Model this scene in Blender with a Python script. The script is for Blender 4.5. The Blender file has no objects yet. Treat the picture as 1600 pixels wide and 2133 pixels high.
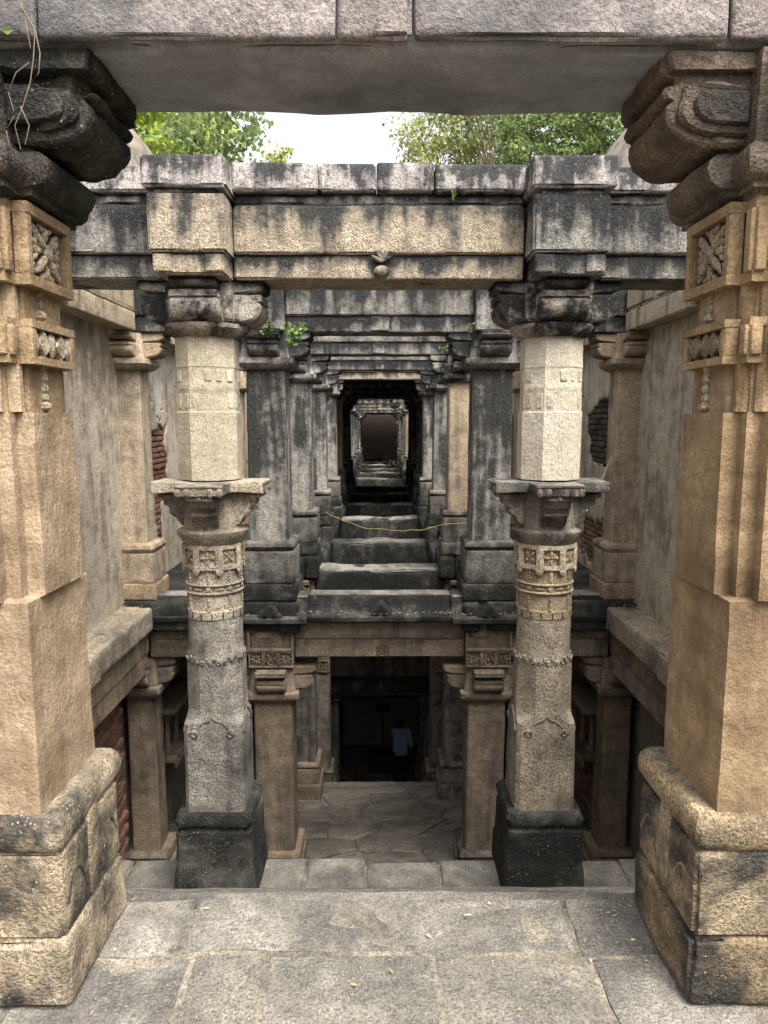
import bpy, math, random
import numpy as np
from mathutils import Vector, Matrix
R = math.radians
random.seed(7)
rng = np.random.default_rng(7)
sc = bpy.context.scene
C = sc.collection

# ------------------------------------------------------------------ camera
cam = bpy.data.objects.new('camera', bpy.data.cameras.new('camera'))
C.objects.link(cam)
cam.location = (0, 0, 1.58)
cam.rotation_euler = (R(90 - 7.335), 0, R(-0.348))
cam.data.sensor_fit = 'HORIZONTAL'
cam.data.sensor_width = 36
cam.data.lens = 36 * 1480 / 1600
cam.data.clip_start = 0.05
cam.data.clip_end = 3000
sc.camera = cam
# ------------------------------------------------------------------ sky, sun, exposure
SUN_EL, SUN_ROT = 58, 148
w = bpy.data.worlds.new('World'); sc.world = w; w.use_nodes = True
wt = w.node_tree; wn = wt.nodes
sky = wn.new('ShaderNodeTexSky'); sky.sky_type = 'NISHITA'; sky.sun_disc = False
sky.sun_elevation = R(SUN_EL); sky.sun_rotation = R(SUN_ROT)
sky.air_density = 1.0; sky.dust_density = 6.0; sky.ozone_density = 1.0
hs = wn.new('ShaderNodeHueSaturation'); hs.inputs['Saturation'].default_value = 0.25
wt.links.new(sky.outputs[0], hs.inputs['Color'])
wt.links.new(hs.outputs[0], wn['Background'].inputs[0])
wn['Background'].inputs[1].default_value = 0.15
sl = bpy.data.lights.new('sun', 'SUN'); sl.energy = 1.5; sl.angle = R(28); sl.color = (1, .95, .86)
so = bpy.data.objects.new('sun', sl); C.objects.link(so)
# direction towards the sun: rotation measured as in the sky texture (from +Y, clockwise seen from above)
sd = Vector((math.sin(R(SUN_ROT)) * math.cos(R(SUN_EL)), math.cos(R(SUN_ROT)) * math.cos(R(SUN_EL)), math.sin(R(SUN_EL))))
so.rotation_euler = sd.to_track_quat('Z', 'Y').to_euler()
so.location = (0, -5, 30)
sc.view_settings.view_transform = 'Standard'
sc.view_settings.look = 'None'
sc.view_settings.exposure = 1.48
sc.view_settings.gamma = 1.0
sc.render.engine = 'CYCLES'
sc.cycles.max_bounces = 6
sc.cycles.diffuse_bounces = 4

# ------------------------------------------------------------------ noise + mesh helpers
def _h(x, y, z, s):
    n = (x * 374761393 + y * 668265263 + z * 1274126177 + s * 974634541) & 0xFFFFFFFF
    n = ((n ^ (n >> 13)) * 1103515245) & 0xFFFFFFFF
    n = ((n ^ (n >> 16)) * 2654435761) & 0xFFFFFFFF
    return ((n ^ (n >> 15)) & 0xFFFFFF) / float(0xFFFFFF)
def vn(P, s=0):
    P = np.asarray(P, float); i = np.floor(P).astype(np.int64); f = P - i; u = f * f * (3 - 2 * f)
    r = 0
    for a in (0, 1):
        for b in (0, 1):
            for c in (0, 1):
                wgt = (u[:, 0] if a else 1 - u[:, 0]) * (u[:, 1] if b else 1 - u[:, 1]) * (u[:, 2] if c else 1 - u[:, 2])
                r = r + wgt * _h(i[:, 0] + a, i[:, 1] + b, i[:, 2] + c, s)
    return r
def fbm(P, s=0, o=3):
    P = np.asarray(P, float); r = np.zeros(len(P)); a = .5; t = 0
    for k in range(o):
        r += a * vn(P * 2 ** k, s + k * 17); t += a; a *= .5
    return r / t
def rbox(lo, hi, r=.015, seg=.06, amp=.004, chip=.02, seed=0, freq=7):
    """a block of stone with rounded, chipped edges and an uneven face"""
    lo = np.array(lo, float); hi = np.array(hi, float)
    r = min(r, .45 * float((hi - lo).min()))
    ax = []
    for k in range(3):
        L = hi[k] - lo[k]; n = max(1, int(math.ceil((L - 2 * r) / seg)))
        ax.append(np.concatenate([[lo[k], lo[k] + .35 * r], np.linspace(lo[k] + r, hi[k] - r, n + 1), [hi[k] - .35 * r, hi[k]]]))
    nx, ny, nz = map(len, ax)
    I, J, K = np.meshgrid(np.arange(nx), np.arange(ny), np.arange(nz), indexing='ij')
    m = (I == 0) | (I == nx - 1) | (J == 0) | (J == ny - 1) | (K == 0) | (K == nz - 1)
    idx = -np.ones((nx, ny, nz), int); idx[m] = np.arange(m.sum())
    p = np.stack([ax[0][I[m]], ax[1][J[m]], ax[2][K[m]]], 1)
    inner = np.clip(p, lo + r, hi - r); d = p - inner
    ln = np.linalg.norm(d, axis=1, keepdims=True); n = d / ln
    p = inner + r * n
    if amp or chip:
        q = p + seed * 3.17
        e = 1 - np.abs(n).max(1)
        disp = amp * 2 * (fbm(q * freq, seed) - .5)
        disp -= chip * 3.2 * e * np.clip(fbm(q * freq * .8, seed + 5) - .42, 0, 1) * 3
        p = p + n * disp[:, None]
    F = []
    def quad(a, b, c, d_, flip):
        q_ = np.stack([a.ravel(), b.ravel(), c.ravel(), d_.ravel()], 1)
        F.append(q_[:, ::-1] if flip else q_)
    for (s, fl) in ((idx[0], True), (idx[-1], False), (idx[:, 0], False), (idx[:, -1], True), (idx[:, :, 0], True), (idx[:, :, -1], False)):
        quad(s[:-1, :-1], s[1:, :-1], s[1:, 1:], s[:-1, 1:], fl)
    return p, np.concatenate(F).tolist()
def loft(rings, cap=True):
    N = len(rings[0]); V = np.concatenate(rings); F = []
    for k in range(len(rings) - 1):
        a = k * N + np.arange(N); b = k * N + (np.arange(N) + 1) % N
        F += np.stack([a, b, b + N, a + N], 1).tolist()
    if cap:
        F.append(list(range(N))[::-1]); F.append(list(range((len(rings) - 1) * N, len(rings) * N)))
    return V, F
def poly8(hw, c, m=3, circ=0.):
    """octagon (chamfer c), nearly square for a small c, blended to a circle by circ"""
    k = hw - c
    P = [(hw, -k), (hw, k), (k, hw), (-k, hw), (-hw, k), (-hw, -k), (-k, -hw), (k, -hw)]
    out = []
    for i in range(8):
        a = np.array(P[i]); b = np.array(P[(i + 1) % 8])
        for j in range(m): out.append(a + (b - a) * j / m)
    out = np.array(out)
    if circ:
        rr = np.linalg.norm(out, axis=1, keepdims=True)
        out = out * (1 - circ) + out / rr * hw * circ
    return out
def poly20(wd, b, a, m=2):
    q = [(wd, a), (b, a), (b, b), (a, b), (a, wd)]
    P = []
    for k in range(4):
        c_, s_ = [(1, 0), (0, 1), (-1, 0), (0, -1)][k]
        P += [(x * c_ - y * s_, x * s_ + y * c_) for x, y in q]
    out = []
    for i in range(20):
        p0 = np.array(P[i]); p1 = np.array(P[(i + 1) % 20])
        for j in range(m): out.append(p0 + (p1 - p0) * j / m)
    return np.array(out)
def ring(p2, z): return np.column_stack([p2, np.full(len(p2), z)])
def column(levels, amp=.004, seed=0, dz=.07, freq=9, chip=0.):
    """levels: list of (z, polygon); long stretches are subdivided, radius made uneven"""
    rings = []
    for (z0, p0), (z1, p1) in zip(levels[:-1], levels[1:]):
        n = max(1, int((z1 - z0) / dz))
        for k in range(n): rings.append(ring(p0 + (p1 - p0) * k / n, z0 + (z1 - z0) * k / n))
    rings.append(ring(levels[-1][1], levels[-1][0]))
    V, F = loft(rings)
    rad = V.copy(); rad[:, 2] = 0; l = np.linalg.norm(rad, axis=1, keepdims=True); n = rad / np.maximum(l, 1e-6)
    q = V + seed * 5.3
    d = amp * 2 * (fbm(q * freq, seed) - .5)
    if chip: d -= chip * np.clip(fbm(q * 5, seed + 9) - .58, 0, 1) * 4
    return V + n * d[:, None], F
def prism(profile, t, axis, org=(0, 0, 0), sgn=1, amp=.004, seed=0, r=.01, nv=4, freq=9, ps=.06):
    """profile (u, z) swept over the width t; axis gives where u points: 'x' or 'y' (times sgn)"""
    P = np.array(profile, float)
    # refine the profile
    Q = []
    for i in range(len(P)):
        a, b = P[i], P[(i + 1) % len(P)]
        n = max(1, int(np.linalg.norm(b - a) / ps))
        for j in range(n): Q.append(a + (b - a) * j / n)
    P = np.array(Q); cen = P.mean(0)
    rings = []
    vs = [(-t / 2, 1)] + [(v, 0) for v in np.linspace(-t / 2 + r, t / 2 - r, nv)] + [(t / 2, 1)]
    for v, ins in vs:
        q = P.copy()
        if ins:
            d = cen - P; q = P + d / np.maximum(np.linalg.norm(d, axis=1, keepdims=True), 1e-6) * r
        if axis == 'x': rings.append(np.column_stack([q[:, 0] * sgn, np.full(len(q), v), q[:, 1]]))
        else: rings.append(np.column_stack([np.full(len(q), v), q[:, 0] * sgn, q[:, 1]]))
    V, F = loft(rings)
    V = V + (fbm(V * freq + seed * 3.3, seed)[:, None] - .5) * 2 * amp * np.sign(V - V.mean(0))
    return V + np.array(org), F
def tube(pts, r, n=6):
    pts = np.array(pts, float); rs = np.broadcast_to(np.array(r, float), (len(pts),)); rings = []
    for i in range(len(pts)):
        t = pts[min(i + 1, len(pts) - 1)] - pts[max(i - 1, 0)]; t = t / max(np.linalg.norm(t), 1e-9)
        u = np.cross(t, [0, 0, 1.]) if abs(t[2]) < .9 else np.cross(t, [1., 0, 0]); u = u / np.linalg.norm(u); v = np.cross(t, u)
        a = np.arange(n) * 2 * math.pi / n
        rings.append(pts[i] + rs[i] * (np.cos(a)[:, None] * u + np.sin(a)[:, None] * v))
    return loft(rings)
def ell(c, rad, M=None, n=8, m=5):
    th = np.arange(n) * 2 * math.pi / n; rings = []
    for k in range(m):
        ph = -math.pi / 2 + math.pi * (k + .5) / m
        rings.append(np.column_stack([np.cos(th) * math.cos(ph), np.sin(th) * math.cos(ph), np.full(n, math.sin(ph))]))
    V, F = loft(rings); V = V * np.array(rad)
    if M is not None: V = V @ np.array(M).T
    return V + np.array(c), F
def frame3(ang):
    """axes of a face whose outward normal lies at angle ang in the XY plane: columns tangent, up, normal"""
    n = np.array([math.cos(ang), math.sin(ang), 0]); t = np.array([-math.sin(ang), math.cos(ang), 0])
    return np.column_stack([t, [0, 0, 1.], n])
class MB:
    def __init__(s): s.V = []; s.F = []; s.n = 0
    def add(s, VF, off=(0, 0, 0)):
        V, F = VF; s.V.append(np.asarray(V) + np.array(off)); n = s.n
        s.F += [[i + n for i in f] for f in F]; s.n += len(V); return s
    def build(s, name, m, parent=None, loc=(0, 0, 0), angle=35, smooth=True):
        me = bpy.data.meshes.new(name)
        me.from_pydata(np.concatenate(s.V).tolist(), [], s.F)
        if smooth:
            me.polygons.foreach_set('use_smooth', [True] * len(me.polygons))
            me.set_sharp_from_angle(angle=R(angle))
        me.materials.append(M[m] if isinstance(m, str) else m)
        me.update()
        o = bpy.data.objects.new(name, me); C.objects.link(o); o.parent = parent; o.location = loc
        return o
def roughen(o, amp, freq, seed, chip=0.):
    me = o.data; n = len(me.vertices); co = np.empty(n * 3); me.vertices.foreach_get('co', co); co = co.reshape(-1, 3)
    nr = np.empty(n * 3); me.vertex_normals.foreach_get('vector', nr); nr = nr.reshape(-1, 3)
    d = amp * 2 * (fbm(co * freq + seed * 1.7, seed, 4) - .5)
    if chip: d -= chip * np.clip(fbm(co * freq * .45 + seed, seed + 31, 3) - .52, 0, 1) * 4
    me.vertices.foreach_set('co', (co + nr * d[:, None]).ravel()); me.update(); return o
def mk(name, VF, m, parent=None, loc=(0, 0, 0), **k): return MB().add(VF).build(name, m, parent, loc, **k)
def tag(o, label=None, cat=None, group=None, kind=None):
    if label: o['label'] = label
    if cat: o['category'] = cat
    if group: o['group'] = group
    if kind: o['kind'] = kind
    return o
def thing(name, label, cat, loc=(0, 0, 0), group=None, rz=0):
    o = bpy.data.objects.new(name, None); C.objects.link(o); o.location = loc; o.rotation_euler.z = rz
    o.empty_display_size = .1
    return tag(o, label, cat, group, 'thing')
def copy_tree(o, loc=None, label=None, parent=None, rz=None):
    c = o.copy(); C.objects.link(c); c.parent = parent
    if loc is not None: c.location = loc
    if rz is not None: c.rotation_euler.z = rz
    if label: c['label'] = label
    for ch in list(o.children): copy_tree(ch, parent=c)
    return c

# ------------------------------------------------------------------ materials
M = {}
def nt(name):
    m = bpy.data.materials.new(name); m.use_nodes = True; t = m.node_tree
    return m, t, t.nodes, t.links, t.nodes['Principled BSDF']
def N(t, typ, **k):
    n = t.nodes.new(typ)
    for a, b in k.items(): setattr(n, a, b)
    return n
def noise(t, vec, scale, detail=4, rough=.6, dist=0.):
    n = N(t, 'ShaderNodeTexNoise'); n.inputs['Scale'].default_value = scale; n.inputs['Detail'].default_value = detail
    n.inputs['Roughness'].default_value = rough; n.inputs['Distortion'].default_value = dist
    t.links.new(vec, n.inputs['Vector']); return n.outputs['Fac']
def scaled(t, vec, s):
    n = N(t, 'ShaderNodeVectorMath', operation='MULTIPLY'); n.inputs[1].default_value = s
    t.links.new(vec, n.inputs[0]); return n.outputs[0]
def math_(t, op, a, b, clamp=False):
    n = N(t, 'ShaderNodeMath', operation=op, use_clamp=clamp)
    for i, v in enumerate((a, b)):
        if isinstance(v, (int, float)): n.inputs[i].default_value = v
        else: t.links.new(v, n.inputs[i])
    return n.outputs[0]
def ramp(t, v, lo, hi, a=0., b=1.):
    n = N(t, 'ShaderNodeMapRange'); n.inputs['From Min'].default_value = lo; n.inputs['From Max'].default_value = hi
    n.inputs['To Min'].default_value = a; n.inputs['To Max'].default_value = b
    t.links.new(v, n.inputs['Value']); return n.outputs[0]
def mix(t, f, a, b, mode='MIX'):
    n = N(t, 'ShaderNodeMix', data_type='RGBA', blend_type=mode)
    for k, v in ((0, f), (6, a), (7, b)):
        if isinstance(v, (int, float)): n.inputs[k].default_value = v
        elif isinstance(v, tuple): n.inputs[k].default_value = v + (1,) if len(v) == 3 else v
        else: t.links.new(v, n.inputs[k])
    return n.outputs[2]
def stone(name, c1, c2, crust=(.025, .025, .024), amt=.4, streak=.5, speck=.0, grain=.55, bump=.6, big=1.2, soft=.10, green=0., gs=1., lay=0., k=.74, pit=.4, drip=0., chisel=0.):
    """weathered sandstone: two body colours, black crust in patches and runs, pale lichen flecks, grain"""
    c1 = tuple(x * k for x in c1); c2 = tuple(x * k for x in c2); crust = tuple(x * 1.0 for x in crust)
    m, t, nd, lk, bs = nt(name)
    pos = N(t, 'ShaderNodeNewGeometry').outputs['Position']
    oi = N(t, 'ShaderNodeObjectInfo').outputs['Random']
    off = N(t, 'ShaderNodeVectorMath', operation='ADD'); lk.new(pos, off.inputs[0])
    cmb = N(t, 'ShaderNodeCombineXYZ'); lk.new(math_(t, 'MULTIPLY', oi, 37.), cmb.inputs[0]); lk.new(math_(t, 'MULTIPLY', oi, 11.), cmb.inputs[1])
    lk.new(cmb.outputs[0], off.inputs[1]); p = off.outputs[0]
    nl = noise(t, p, big, 4, .66, .4)
    ns = noise(t, scaled(t, p, (7, 7, .8)), 1.0, 3, .62, .3)
    ng = noise(t, p, 95 * gs, 2, .8)
    nm = noise(t, p, 8, 4, .68)
    nf = noise(t, p, 26 * gs, 3, .74)
    v = math_(t, 'ADD', math_(t, 'MULTIPLY', nl, 1 - streak), math_(t, 'MULTIPLY', ns, streak))
    v = math_(t, 'ADD', v, math_(t, 'MULTIPLY', math_(t, 'SUBTRACT', ng, .5), .25))
    v = math_(t, 'ADD', v, math_(t, 'MULTIPLY', math_(t, 'SUBTRACT', nf, .5), .30))
    v = math_(t, 'ADD', v, math_(t, 'MULTIPLY', math_(t, 'SUBTRACT', nm, .5), .30))
    if drip:
        gz = N(t, 'ShaderNodeSeparateXYZ'); lk.new(N(t, 'ShaderNodeTexCoord').outputs['Generated'], gz.inputs[0])
        v = math_(t, 'ADD', v, math_(t, 'MULTIPLY', math_(t, 'SUBTRACT', gz.outputs[2], .5), drip))
    th = .5 + (.5 - amt) * .42
    mask = ramp(t, v, th - soft, th + soft)
    body = mix(t, ramp(t, nm, .34, .66), c1, c2)
    if lay:
        nb = noise(t, scaled(t, p, (2, 2, 14)), 1.0, 5, .65, 1.2)
        body = mix(t, ramp(t, nb, .46, .66, 0, lay), body, tuple(x * .55 for x in c2))
    hv = N(t, 'ShaderNodeHueSaturation'); lk.new(body, hv.inputs['Color'])
    lk.new(ramp(t, oi, 0, 1, .86, 1.12), hv.inputs['Value']); lk.new(ramp(t, oi, 0, 1, 1.08, .82), hv.inputs['Saturation'])
    col = mix(t, mask, hv.outputs[0], crust)
    if green:
        gm = noise(t, p, 3.1, 5, .65)
        col = mix(t, ramp(t, gm, .52, .70, 0, green), col, (.05, .06, .02))
    gr = math_(t, 'MULTIPLY', ramp(t, ng, .38, .62, 1 - grain, 1 + grain), ramp(t, nf, .36, .64, 1 - grain * .5, 1 + grain * .5))
    gcol = N(t, 'ShaderNodeCombineColor')
    for i in range(3): lk.new(gr, gcol.inputs[i])
    col = mix(t, 1.0, col, gcol.outputs[0], 'MULTIPLY')
    if pit or speck:
        vo = N(t, 'ShaderNodeTexVoronoi'); vo.inputs['Scale'].default_value = 80 * gs; lk.new(p, vo.inputs['Vector'])
    if pit:
        pm_ = math_(t, 'MULTIPLY', ramp(t, vo.outputs['Distance'], .10, .30, 1, 0), ramp(t, nf, .50, .62, 0, pit))
        col = mix(t, pm_, col, tuple(x * .25 for x in c2))
    if speck:
        sz = N(t, 'ShaderNodeSeparateColor'); lk.new(vo.outputs['Color'], sz.inputs[0])
        rad = math_(t, 'MULTIPLY', sz.outputs[0], .42)
        sm = math_(t, 'LESS_THAN', math_(t, 'ADD', vo.outputs['Distance'], math_(t, 'MULTIPLY', math_(t, 'SUBTRACT', ng, .5), .5)), math_(t, 'SUBTRACT', rad, .10))
        sm = math_(t, 'MULTIPLY', sm, ramp(t, nm, .60 - .2 * speck, .66 - .2 * speck, 0, .8))
        col = mix(t, sm, col, mix(t, sz.outputs[1], (.20, .185, .155), (.42, .39, .33)))
    lk.new(col, bs.inputs['Base Color'])
    bs.inputs['Roughness'].default_value = .92; bs.inputs['Specular IOR Level'].default_value = .2
    hgt = math_(t, 'ADD', math_(t, 'MULTIPLY', ng, .55), math_(t, 'ADD', math_(t, 'MULTIPLY', nf, .8), math_(t, 'MULTIPLY', nm, .8)))
    if chisel:
        mp = N(t, 'ShaderNodeMapping'); mp.inputs['Rotation'].default_value = (R(62), R(52), R(20)); mp.inputs['Scale'].default_value = (70, 70, 16); lk.new(p, mp.inputs['Vector'])
        hgt = math_(t, 'ADD', math_(t, 'MULTIPLY', hgt, 1 - .45 * chisel), math_(t, 'MULTIPLY', noise(t, mp.outputs[0], 1., 2, .6), chisel))
    bp = N(t, 'ShaderNodeBump'); bp.inputs['Strength'].default_value = min(1, bump); bp.inputs['Distance'].default_value = .014
    lk.new(hgt, bp.inputs['Height']); lk.new(bp.outputs[0], bs.inputs['Normal'])
    M[name] = m; return m
def plain(name, col, rough=.7, var=.25, sc_=20, bump=.0, trans=0.):
    m, t, nd, lk, bs = nt(name)
    pos = N(t, 'ShaderNodeNewGeometry').outputs['Position']; oi = N(t, 'ShaderNodeObjectInfo').outputs['Random']
    n = noise(t, pos, sc_, 4, .6)
    c = mix(t, ramp(t, n, .3, .7), tuple(x * (1 - var) for x in col), tuple(min(1, x * (1 + var)) for x in col))
    hv = N(t, 'ShaderNodeHueSaturation'); lk.new(c, hv.inputs['Color']); lk.new(ramp(t, oi, 0, 1, 1 - var, 1 + var), hv.inputs['Value'])
    lk.new(hv.outputs[0], bs.inputs['Base Color']); bs.inputs['Roughness'].default_value = rough; bs.inputs['Specular IOR Level'].default_value = .25
    if bump:
        bp = N(t, 'ShaderNodeBump'); bp.inputs['Strength'].default_value = bump; bp.inputs['Distance'].default_value = .01
        lk.new(noise(t, pos, sc_ * 3, 4, .6), bp.inputs['Height']); lk.new(bp.outputs[0], bs.inputs['Normal'])
    if trans:
        tr = N(t, 'ShaderNodeBsdfTranslucent'); lk.new(hv.outputs[0], tr.inputs['Color'])
        mx = N(t, 'ShaderNodeMixShader'); mx.inputs[0].default_value = trans
        lk.new(bs.outputs[0], mx.inputs[1]); lk.new(tr.outputs[0], mx.inputs[2])
        lk.new(mx.outputs[0], nd['Material Output'].inputs['Surface'])
    M[name] = m; return m
BL = (.022, .022, .021)
stone('ochre', (.57, .41, .245), (.41, .285, .16), (.16, .11, .066), amt=.36, streak=.4, grain=.22, bump=.55, gs=1.1, lay=.4, soft=.09, big=1.5, chisel=.5, pit=.35, k=.66)
stone('ochre_plinth', (.52, .415, .275), (.39, .30, .185), (.05, .046, .04), amt=.52, streak=.1, grain=.5, speck=.6, bump=1., gs=1.1, lay=.25, big=3.0, soft=.09)
stone('crust', (.17, .145, .115), (.11, .09, .07), (.016, .017, .016), amt=.70, streak=.2, grain=.5, speck=.5, bump=1., green=.5, soft=.10)
stone('crust_brown', (.22, .165, .12), (.15, .112, .08), (.03, .028, .026), amt=.46, streak=.3, grain=.4, bump=1., soft=.12)
stone('front_beam', (.38, .33, .305), (.29, .25, .235), (.085, .083, .083), amt=.42, streak=.1, grain=.35, bump=.6, soft=.12, pit=.2)
stone('soffit_veil', (.36, .37, .39), (.28, .29, .305), (.15, .152, .16), amt=.46, streak=.0, grain=.15, bump=.4, pit=0., soft=.10, k=1.)  # paler blue-grey than the beam faces: glare veil put into the colour
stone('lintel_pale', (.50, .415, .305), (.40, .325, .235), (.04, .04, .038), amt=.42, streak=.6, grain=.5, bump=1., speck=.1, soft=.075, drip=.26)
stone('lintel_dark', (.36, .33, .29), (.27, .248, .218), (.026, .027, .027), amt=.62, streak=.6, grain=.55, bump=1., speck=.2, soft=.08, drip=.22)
stone('coping', (.54, .49, .46), (.44, .39, .36), (.045, .045, .045), amt=.48, streak=.6, grain=.45, bump=.8, soft=.045, drip=.12)
stone('capital_grey', (.48, .43, .355), (.37, .325, .265), (.022, .022, .022), amt=.52, streak=.2, grain=.45, bump=1., big=3.0, soft=.06)
stone('pale_shaft', (.66, .59, .46), (.58, .505, .38), (.27, .235, .18), amt=.22, streak=.4, grain=.24, bump=.8, soft=.10, chisel=.5)
stone('carved', (.46, .395, .30), (.38, .32, .24), (.075, .068, .058), amt=.36, streak=.2, grain=.55, bump=1., soft=.11)
stone('carved_warm', (.49, .395, .27), (.40, .315, .21), (.10, .085, .065), amt=.27, streak=.3, grain=.45, bump=.9, soft=.11)
stone('low_shaft', (.42, .38, .32), (.32, .288, .24), (.055, .053, .05), amt=.47, streak=.3, grain=.6, bump=1., soft=.12)
stone('black_base', (.19, .18, .16), (.13, .122, .11), (.017, .0172, .0168), amt=.64, streak=.2, grain=.5, speck=.5, bump=1., green=.2, soft=.10)
stone('base_grey', (.30, .28, .245), (.21, .195, .17), (.03, .03, .029), amt=.54, streak=.3, grain=.5, speck=.35, bump=1., green=.15, soft=.10, drip=-.12)
stone('grey_shaft', (.42, .395, .35), (.31, .29, .255), (.034, .034, .033), amt=.54, streak=.65, grain=.55, bump=1., speck=.1, soft=.09, drip=.07)
stone('tan_shaft', (.47, .365, .245), (.37, .285, .19), (.11, .09, .07), amt=.34, streak=.5, grain=.38, bump=.9, soft=.12, k=.85)
stone('wall_beam', (.52, .43, .30), (.44, .35, .235), (.07, .062, .05), amt=.25, streak=.85, grain=.3, bump=.7)
stone('ledge', (.50, .43, .32), (.41, .35, .255), (.06, .057, .05), amt=.30, streak=.1, grain=.5, bump=1., soft=.10)
stone('cornice', (.17, .16, .142), (.11, .106, .095), (.016, .017, .016), amt=.70, streak=.2, grain=.5, speck=.25, bump=.9, green=.2, soft=.09)
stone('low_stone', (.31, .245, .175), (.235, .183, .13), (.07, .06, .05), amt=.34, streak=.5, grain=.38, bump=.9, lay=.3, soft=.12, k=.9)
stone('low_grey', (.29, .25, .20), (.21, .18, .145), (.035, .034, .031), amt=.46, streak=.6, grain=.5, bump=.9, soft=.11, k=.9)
stone('paver', (.355, .325, .275), (.27, .25, .215), (.115, .108, .097), amt=.48, streak=.0, grain=.42, speck=.6, bump=.9, big=3.0, gs=1.3, soft=.11)
stone('flagstone', (.25, .22, .18), (.185, .162, .135), (.08, .072, .062), amt=.40, streak=.0, grain=.38, speck=.15, bump=.8, big=1.8, k=.72)
stone('grout', (.37, .32, .24), (.28, .245, .19), (.115, .107, .092), amt=.44, streak=.0, grain=.45, bump=.9, speck=.4, gs=1.3, big=3.)
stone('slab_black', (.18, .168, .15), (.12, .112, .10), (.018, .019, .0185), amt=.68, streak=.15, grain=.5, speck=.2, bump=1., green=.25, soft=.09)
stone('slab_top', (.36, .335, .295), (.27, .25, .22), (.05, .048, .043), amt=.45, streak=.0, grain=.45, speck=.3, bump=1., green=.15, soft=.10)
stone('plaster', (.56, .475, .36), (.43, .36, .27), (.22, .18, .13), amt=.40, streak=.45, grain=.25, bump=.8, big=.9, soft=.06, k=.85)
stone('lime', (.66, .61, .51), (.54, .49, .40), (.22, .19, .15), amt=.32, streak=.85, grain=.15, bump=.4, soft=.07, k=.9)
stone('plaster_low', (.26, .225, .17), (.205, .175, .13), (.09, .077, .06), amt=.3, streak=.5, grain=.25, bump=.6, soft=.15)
stone('brick_red', (.33, .165, .115), (.24, .12, .09), (.10, .075, .06), amt=.34, streak=.1, grain=.4, bump=.9, k=.9)
stone('brick_dark', (.16, .125, .10), (.11, .088, .072), (.035, .03, .027), amt=.4, streak=.1, grain=.4, bump=.9)
stone('mortar', (.30, .245, .185), (.22, .18, .135), (.09, .075, .06), amt=.4, streak=.1, grain=.4, bump=1.)
stone('dome_stone', (.36, .31, .24), (.28, .24, .185), (.10, .09, .08), amt=.4, streak=.8, grain=.3, bump=.5)
stone('earth', (.24, .19, .12), (.18, .145, .09), (.08, .085, .03), amt=.4, streak=0, grain=.4, bump=.5, big=.3)
plain('leaf_lime', (.50, .58, .14), .5, .35, 1.2, trans=.6)
plain('leaf_mid', (.34, .45, .17), .5, .4, 1.2, trans=.55)
plain('leaf_dark', (.15, .18, .09), .5, .35, 2., trans=.3)
plain('leaf_yellow', (.50, .52, .18), .5, .3, 2., trans=.45)
plain('sprig', (.17, .25, .08), .5, .3, 8., trans=.3)
plain('far_leaf', (.09, .12, .05), .6, .3, 8., trans=.2)
plain('bark', (.12, .09, .065), .9, .3, 12., bump=.8)
plain('twig', (.22, .18, .13), .8, .25, 30.)
plain('fallen', (.46, .42, .18), .6, .45, 30.)
plain('litter', (.45, .33, .20), .8, .4, 60.)
plain('wire', (.55, .46, .15), .5, .1, 20.)
plain('shirt', (.42, .52, .72), .8, .06, 12., bump=.2)
plain('trousers', (.02, .02, .024), .8, .1, 12.)
plain('skin', (.20, .11, .07), .6, .06, 12.)
plain('hair', (.01, .01, .01), .6, .1, 40.)
plain('iron', (.02, .02, .02), .5, .1, 20.)
plain('red_paint', (.40, .07, .05), .5, .1, 20.)
plain('white_paint', (.40, .37, .32), .8, .12, 3., bump=.2)

# brick far wall: bricks are 1-2 px there, so the material carries them
def brickmat():
    m, t, nd, lk, bs = nt('far_brick')
    pos = N(t, 'ShaderNodeNewGeometry').outputs['Position']
    sp = N(t, 'ShaderNodeSeparateXYZ'); lk.new(pos, sp.inputs[0]); cb = N(t, 'ShaderNodeCombineXYZ')
    lk.new(sp.outputs[0], cb.inputs[0]); lk.new(sp.outputs[2], cb.inputs[1])
    b = N(t, 'ShaderNodeTexBrick'); lk.new(cb.outputs[0], b.inputs['Vector']); b.inputs['Scale'].default_value = 4.
    b.inputs['Color1'].default_value = (.17, .115, .09, 1); b.inputs['Color2'].default_value = (.12, .085, .068, 1); b.inputs['Mortar'].default_value = (.08, .07, .06, 1)
    b.inputs['Mortar Size'].default_value = .03; b.inputs['Row Height'].default_value = .28; b.inputs['Brick Width'].default_value = .95
    lk.new(b.outputs['Color'], bs.inputs['Base Color']); bs.inputs['Roughness'].default_value = .95
    bp = N(t, 'ShaderNodeBump'); bp.inputs['Strength'].default_value = .6; bp.inputs['Distance'].default_value = .03; bp.invert = True
    lk.new(b.outputs['Fac'], bp.inputs['Height']); lk.new(bp.outputs[0], bs.inputs['Normal']); M['far_brick'] = m
brickmat()

ORD = ['', 'first', 'second', 'third', 'fourth', 'fifth', 'sixth', 'seventh', 'eighth', 'ninth', 'tenth', 'eleventh', 'twelfth', 'thirteenth', 'fourteenth']
SIDE = {-1: 'left', 1: 'right'}
CX = 1.08
ROW = {1: 1.945, 2: 4.56, 3: 7.02, 4: 9.40, 5: 12.05, 6: 14.80, 7: 17.3, 8: 19.8, 9: 22.3, 10: 25.1, 11: 27.9, 12: 30.6, 13: 33.3, 14: 36.0}

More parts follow.
